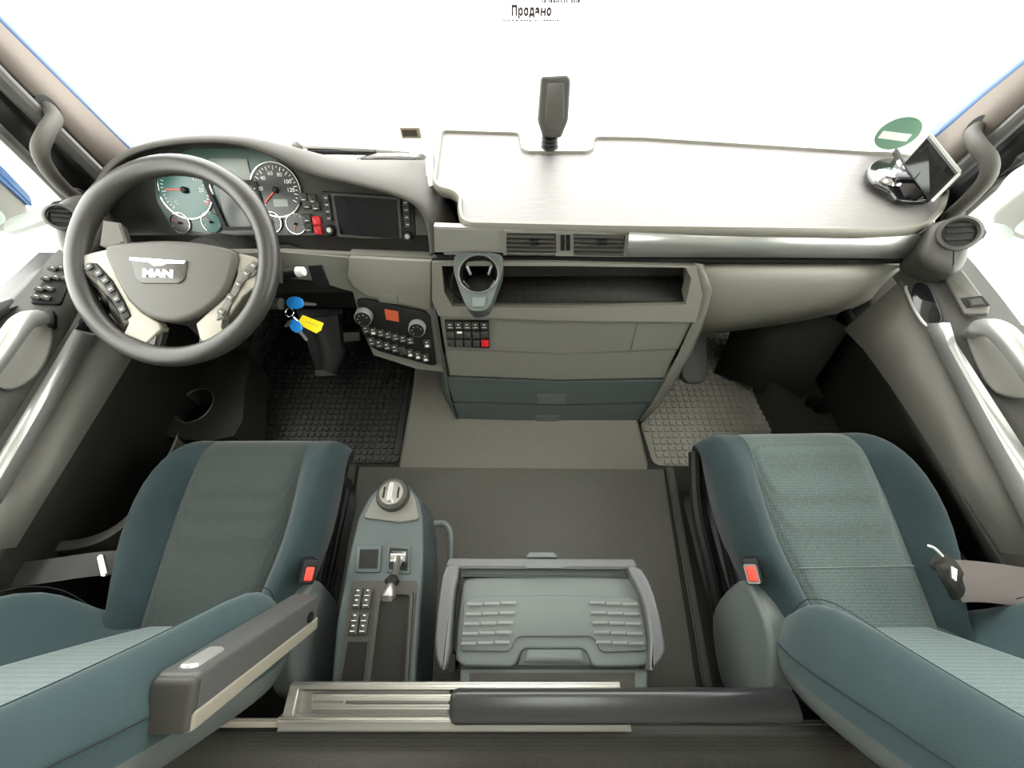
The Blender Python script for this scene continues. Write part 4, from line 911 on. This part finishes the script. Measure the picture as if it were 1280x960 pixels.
# armrest of the driver seat, folded up along the backrest
root = sL[0]
A0 = W(380, 764, x=-.395); A1 = W(224, 872, x=-.395)
ax = (A1-A0).normalized(); af = Fr((A0+A1)/2, ax.cross(V((1, 0, 0))).normalized(), ax)
if af.Z.y < 0: af = Fr(af.o, -af.Z, ax)
L = (A1-A0).length
def ab(lo, hi, name, m_, par, bev=.006):
    bm = B(); prism(bm, fillet([(lo[0], lo[1]), (hi[0], lo[1]), (hi[0], hi[1]), (lo[0], hi[1])], min(bev*2, .012)), af, lo[2], hi[2], bev, 3); return obj(name, bm, m_, par)
am = ab((-.026, -L/2-.005, -.030), (.026, L/2+.012, .030), 'armrest', mat('armrest grey', (.062, .062, .060), .5, bump=.3, scale=900), root)
ab((.02*(1 if af.X.x > 0 else -1)-.008, -L/2-.005, -.029), (.018*(1 if af.X.x > 0 else -1)+.010, L/2+.012, -.010), 'armrest_edge', mat('armrest worn edge', (.22, .20, .16), .5, bump=.3, scale=600), am, .004)
ab((-.014, L/2-.055, .022), (.012, L/2+.0, .034), 'armrest_button', SILV, am, .006)
ab((-.026, L/2-.002, -.028), (.026, L/2+.016, .027), 'armrest_end', DGREY, am, .008)
for (u, v) in ((0, -L/2+.02), (-.012, L/2-.075), (.012, L/2-.075)):
    bm = B(); prism(bm, circ(u, v, .004, 12), af, .025, .0268); obj('screw_hole', bm, BLACK, am)
fx = Fr(af.p(.0265*(1 if af.X.x > 0 else -1), -L/2+.03, 0), (1, 0, 0), (0, 0, 1))
bm = B(); prism(bm, circ(0, 0, .009, 18), fx, .0, .0025); obj('pivot_cap', bm, BLACK, am)

# seat belts at the outer sides
def belt(pts, wd, lab, m_, extra):
    root = thing('seat_belt', lab, 'seat belt', V(pts[0]), 'seat belts at the outer sides of the seats')
    bm = B(); path = smooth_open(pts, 5); tube(bm, path, wd, 8, flat=.08); obj('webbing', bm, m_, root)
    return root
r_ = belt([W(-40, 724, z=.27), W(40, 716, z=.27), W(110, 706, z=.27), W(155, 702, z=.25)], .024, 'dark seat belt webbing lying left of the driver seat', mat('dark webbing', (.03, .028, .027), .7), 0)
bm = B(); bar(bm, W(126, 694, z=.285), W(132, 720, z=.285), .010, .012, bev=.003); obj('belt_clip', bm, ALU, r_)
r_ = belt([W(1330, 742, z=.36), W(1270, 732, z=.36), W(1220, 726, z=.355), W(1188, 726, z=.35)], .035, 'brownish seat belt webbing right of the passenger seat', mat('brown webbing', (.10, .082, .076), .7), 0)
bm = B(); tube(bm, smooth_open([W(1168, 700, z=.37), W(1182, 706, z=.38), W(1190, 722, z=.38), W(1196, 738, z=.36)], 5), .022, 10, flat=.45); obj('belt_sleeve', bm, SOFT, r_)
bm = B(); tube(bm, smooth_open([W(1160, 682, z=.40), W(1168, 685, z=.405), W(1178, 695, z=.39)], 4), .0022, 6); obj('loose_thread', bm, WHITE, r_)
PR('latch_tongue', [(1190, 708), (1197, 712), (1196, 726), (1191, 722)], HZ(.40), -.004, .0, CHROME, r_, bev=.001)
# black air hoses beside the passenger seat
for pts, lab in (([(868, 566), (872, 640), (890, 720), (905, 800)], 'thick black hose folded down the inner side of the passenger seat'), ([(882, 560), (888, 620), (908, 700), (920, 790)], 'second black hose closest to the passenger seat cushion')):
    bm = B(); tube(bm, smooth_open([W(a, b, z=.16-.10*i/3) for i, (a, b) in enumerate(pts)], 6), .016, 10); tag(obj('hose', bm, BLACK), lab, 'hose', 'black hoses by the passenger seat')

# ------------------------------------------------------------ shifter console
root = thing('gear_console', 'blue-grey console with rotary gear selector and parking brake lever beside the driver seat', 'console', W(480, 740, z=0))
GT = HZ(.20)
g = [(446, 648), (462, 618), (480, 603), (508, 603), (524, 622), (529, 652), (529, 722), (518, 870), (412, 870), (420, 780), (434, 700)]
q = GT.uvs(g); bm = B(); prism(bm, fillet(q, .012), GT, -.195, .0, .008, 3); obj('body', bm, TEALP, root)
PR('selector_cover', [(454, 648), (468, 622), (480, 606), (508, 606), (520, 624), (525, 650), (500, 654)], GT, .0, .006, GREY2, root, bev=.003, fil=.01)
c = GT.uv(493, 620)
bm = B(); lathe(bm, [(.040, .004), (.040, .016), (.036, .022), (.031, .022)], GT, c[0], c[1], 32); sl = obj('rotary_selector', bm, DGREY, root)
bm = B(); lathe(bm, [(.031, .021), (.028, .030), (.0, .031)], GT, c[0], c[1], 32, caps=False); obj('selector_dial', bm, CHROME, sl)
bm = B(); prism(bm, rect(c[0], c[1], .012, .046, .005), GT, .029, .040, .003); obj('selector_grip', bm, SILV, sl)
for s_ in (-.017, .017): bm = B(); prism(bm, rect(c[0]+s_, c[1], .004, .026, .001), GT, .029, .032); obj('selector_slot', bm, BLACK, sl)
PR('coin_box_rim', [(446, 682), (478, 682), (476, 716), (444, 716)], GT, -.001, .004, TEALP, root, bev=.002, fil=.004)
PR('coin_box', [(451, 687), (474, 687), (472, 711), (449, 711)], GT, .003, .0045, BLACK, root)
PR('lever_gate_rim', [(485, 681), (514, 683), (513, 718), (484, 716)], GT, .0, .006, SLATE, root, bev=.002, fil=.004)
PR('lever_gate', [(488, 685), (511, 687), (510, 714), (487, 712)], GT, .0055, .0075, BLACK, root, fil=.004)
bm = B(); p0 = W(499, 692, z=.205); p1 = W(498, 708, z=.255); p2 = W(488, 746, z=.285)
tube(bm, [W(490, 697, z=.215), W(508, 697, z=.215)], .014, 12); lv = obj('brake_lever', bm, CHROME, root)
bm = B(); tube(bm, [W(499, 698, z=.22), W(494, 715, z=.26), W(490, 726, z=.275)], [.010, .006, .007], 12); obj('lever_shaft', bm, ALU, lv)
bm = B(); tube(bm, [W(491, 722, z=.275), W(490, 727, z=.28), W(489, 731, z=.283)], [.010, .015, .010], 14); obj('lever_collar', bm, BLACK, lv)
bm = B(); tube(bm, [W(489, 730, z=.283), W(487, 738, z=.288), W(485, 746, z=.29), W(484, 752, z=.29)], [.009, .013, .016, .012], 14, flat=.8); obj('lever_knob', bm, mat('smoky metal knob', (.16, .15, .145), .25, metal=.7), lv)
bm = B(); q = fillet(GT.uvs([(440, 726), (522, 726), (510, 872), (420, 872)]), .008); prism(bm, q, GT, -.001, .003); obj('rear_inset', bm, DGREY, root)
tr = GT.uvs([(478, 742), (514, 744), (506, 872), (462, 872)])
bm = B(); prism(bm, fillet(tr, .006), GT, .003, .0042); obj('pen_tray', bm, SOFT, root)
bm = B(); ring(bm, fillet(GT.uvs([(474, 738), (518, 740), (510, 874), (458, 874)]), .008), fillet(tr, .006), GT, .002, .012); obj('pen_tray_rim', bm, DGREY, root)
for a, b in ((449, 742), (461, 742), (447, 754), (459, 754), (445, 773), (457, 773), (443, 786), (455, 786)):
    rocker(GT, a, b, .018, .020, .004, root)
PR('blank_cover', [(436, 802), (460, 802), (452, 872), (424, 872)], GT, .003, .005, BLACK, root)
# small bracket on the console's right side
bm = B(); tube(bm, smooth_open([W(543, 655, z=.10), W(556, 655, z=.10), W(563, 668, z=.10), W(563, 700, z=.08)], 4), .008, 8); obj('side_bracket', bm, COOLG, root)

# ------------------------------------------------------------ cool box
root = thing('cool_box', 'grey pull-out cool box with ribbed lid standing between the seats', 'cool box', W(690, 780, z=0))
CT = HZ(.215)
bm = B(); prism(bm, fillet(CT.uvs([(572, 735), (806, 735), (812, 880), (572, 880)]), .01), CT, -.21, -.03, .004); obj('box_body', bm, SLATE, root)
PR('rear_deck', [(574, 838), (812, 838), (812, 885), (574, 885)], CT, -.034, -.015, COOLG, root, bev=.003)
PR('rear_recess', [(586, 842), (796, 842), (796, 885), (586, 885)], CT, -.0155, -.014, DGREY, root)
lid = [(578, 726), (590, 722), (690, 720), (788, 722), (800, 730), (808, 760), (815, 815), (812, 830), (800, 834), (740, 835), (732, 812), (652, 812), (644, 835), (580, 834), (569, 826), (571, 790)]
bm = B(); prism(bm, fillet(CT.uvs(lid), .014, 5), CT, -.06, .0, .006, 4); ld = obj('lid', bm, COOLG, root)
top_ = [(580, 752), (592, 746), (690, 744), (788, 747), (800, 753), (808, 800), (808, 814), (750, 816), (742, 796), (646, 796), (638, 815), (576, 814), (576, 800)]
PR('lid_pad', top_, CT, -.002, .005, COOLG, ld, bev=.003, seg=3, fil=.012)
PR('grip_recess', [(656, 796), (734, 796), (740, 832), (648, 832)], CT, -.02, -.004, SLATE, ld, bev=.003)
PR('latch', [(660, 812), (726, 812), (729, 826), (656, 826)], CT, -.004, .008, COOLG, ld, bev=.004)
for s_, x0 in (('l', 585), ('r', 736)):
    for j in range(5):
        for i in range(3):
            k = (x0-2*j + i*21) if s_ == 'l' else (x0+2*j + i*20.5)
            yb = 752+j*12.2 + ((2-i)*.8 if s_ == 'l' else i*.8)
            qd = CT.uvs([(k, yb), (k+18, yb), (k+18, yb+3.6), (k, yb+3.6)]); bm = B(); prism(bm, qd, CT, .005, .0115, .002); obj('rib', bm, RIB, ld)
# U-shaped carrying frame
mF = mat('frame grey plastic', (.095, .095, .10), .38, bump=.15, scale=900)
CB = HZ(.235)
bm = B(); q = [(562, 698), (792, 699), (796, 706), (794, 711), (562, 710), (558, 705)]; prism(bm, CB.uvs(q), CB, -.02, .0, .004); obj('front_rail', bm, mF, root)
bm = B(); prism(bm, CT.uvs([(574, 710), (786, 711), (790, 722), (576, 720)]), CT, -.05, -.01, .004); obj('front_wall', bm, SLATE, root)
PR('rail_badge', [(656, 702), (704, 702), (703, 710), (657, 710)], CB, .0, .002, COOLG, root)
PR('pull_tab', [(661, 690), (693, 690), (698, 698), (657, 698)], CB, -.012, -.002, COOLG, root, bev=.003, fil=.004)
for A, Bq in (([(558, 708), (574, 708), (568, 740), (563, 800), (562, 815), (556, 838), (548, 830), (544, 800), (550, 740)], 0), ([(784, 709), (802, 712), (818, 745), (828, 790), (831, 815), (822, 830), (812, 838), (812, 800), (806, 760), (796, 735)], 0)):
    bm = B(); prism(bm, smooth_closed(CB.uvs(A), 2), CB, -.05, .004, .006, 3); obj('frame_arm', bm, mF, root)
    a = A[5]; bm = B(); c = CB.uv(a[0]+(4 if a[0] < 700 else -10), 830 if a[0] < 700 else 826); prism(bm, rect(c[0], c[1], .02, .03, .004), CB, -.09, -.03); obj('arm_foot', bm, BLACK, root)

# ------------------------------------------------------------ bunk and rail
root = thing('bunk', 'dark grey fabric bunk edge along the bottom of the view', 'bed', (0, -.5, 0))
y0 = W(640, 912, z=.25).y
bm = B(); rows = []
for x in (-1.05, -.5, 0, .5, 1.05):
    rows.append([V((x, y, z)) for y, z in ((y0-.02, .10), (y0, .20), (y0-.006, .235), (y0-.03, .25), (y0-.10, .256), (y0-.30, .258), (y0-.7, .258))])
loft(bm, rows); obj('mattress', bm, MATT, root, solid=.02)
bm = B(); box(bm, (-1.05, y0-.7, 0), (1.05, y0-.03, .2)); obj('bunk_base', bm, SOFT, root)
root = thing('bed_rail', 'silver sliding rail assembly with a black padded bar along the bunk edge', 'rail', W(640, 890, z=.2))
def railbar(x0, x1, ya, yb, z, h, m_, name, bev=.003):
    fr = HZ(z); q = fr.uvs([(x0, ya), (x1, ya), (x1, yb), (x0, yb)]); u = [p[0] for p in q]; v = [p[1] for p in q]
    bm = B(); prism(bm, [(q[3][0], q[3][1]), (q[2][0], q[3][1]), (q[2][0], q[0][1]), (q[3][0], q[0][1])], fr, -h, 0, bev, 3); return obj(name, bm, m_, root)
railbar(362, 776, 853, 862, .285, .02, ALU, 'upper_rail')
railbar(362, 560, 863, 893, .262, .01, SATIN, 'base_plate', .001)
railbar(388, 600, 868, 876, .285, .012, ALU, 'slide_rail')
railbar(388, 600, 881, 887, .280, .012, ALU, 'slide_rail')
railbar(388, 430, 875, 882, .279, .012, ALU, 'slide_stop')
railbar(345, 790, 893, 915, .27, .03, SATIN, 'lower_rail')
railbar(345, 790, 897, 903, .276, .01, ALU, 'rail_lip')
railbar(352, 366, 856, 896, .28, .03, ALU, 'rail_end')
railbar(234, 346, 899, 910, .262, .012, mat('pale bed trim', (.42, .38, .32), .45, metal=.3), 'bed_trim')
railbar(788, 1050, 901, 908, .262, .012, DGREY, 'bed_trim')
a = W(563, 882, z=.295); b = W(996, 884, z=.295); bm = B()
rows = []
for t, k in ((0, .6), (.008, .9), (.02, 1), (.98, 1), (.992, .9), (1, .6)):
    c = a.lerp(V((b.x, a.y, a.z)), t); rows.append([c+V((0, .0245*k*math.copysign(abs(math.cos(2*math.pi*j/20))**.6, math.cos(2*math.pi*j/20)), .019*k*math.copysign(abs(math.sin(2*math.pi*j/20))**.6, math.sin(2*math.pi*j/20)))) for j in range(20)])
loft(bm, rows, closed=True, caps=True); obj('padded_bar', bm, mat('glossy dark bar', (.022, .022, .023), .28), root)
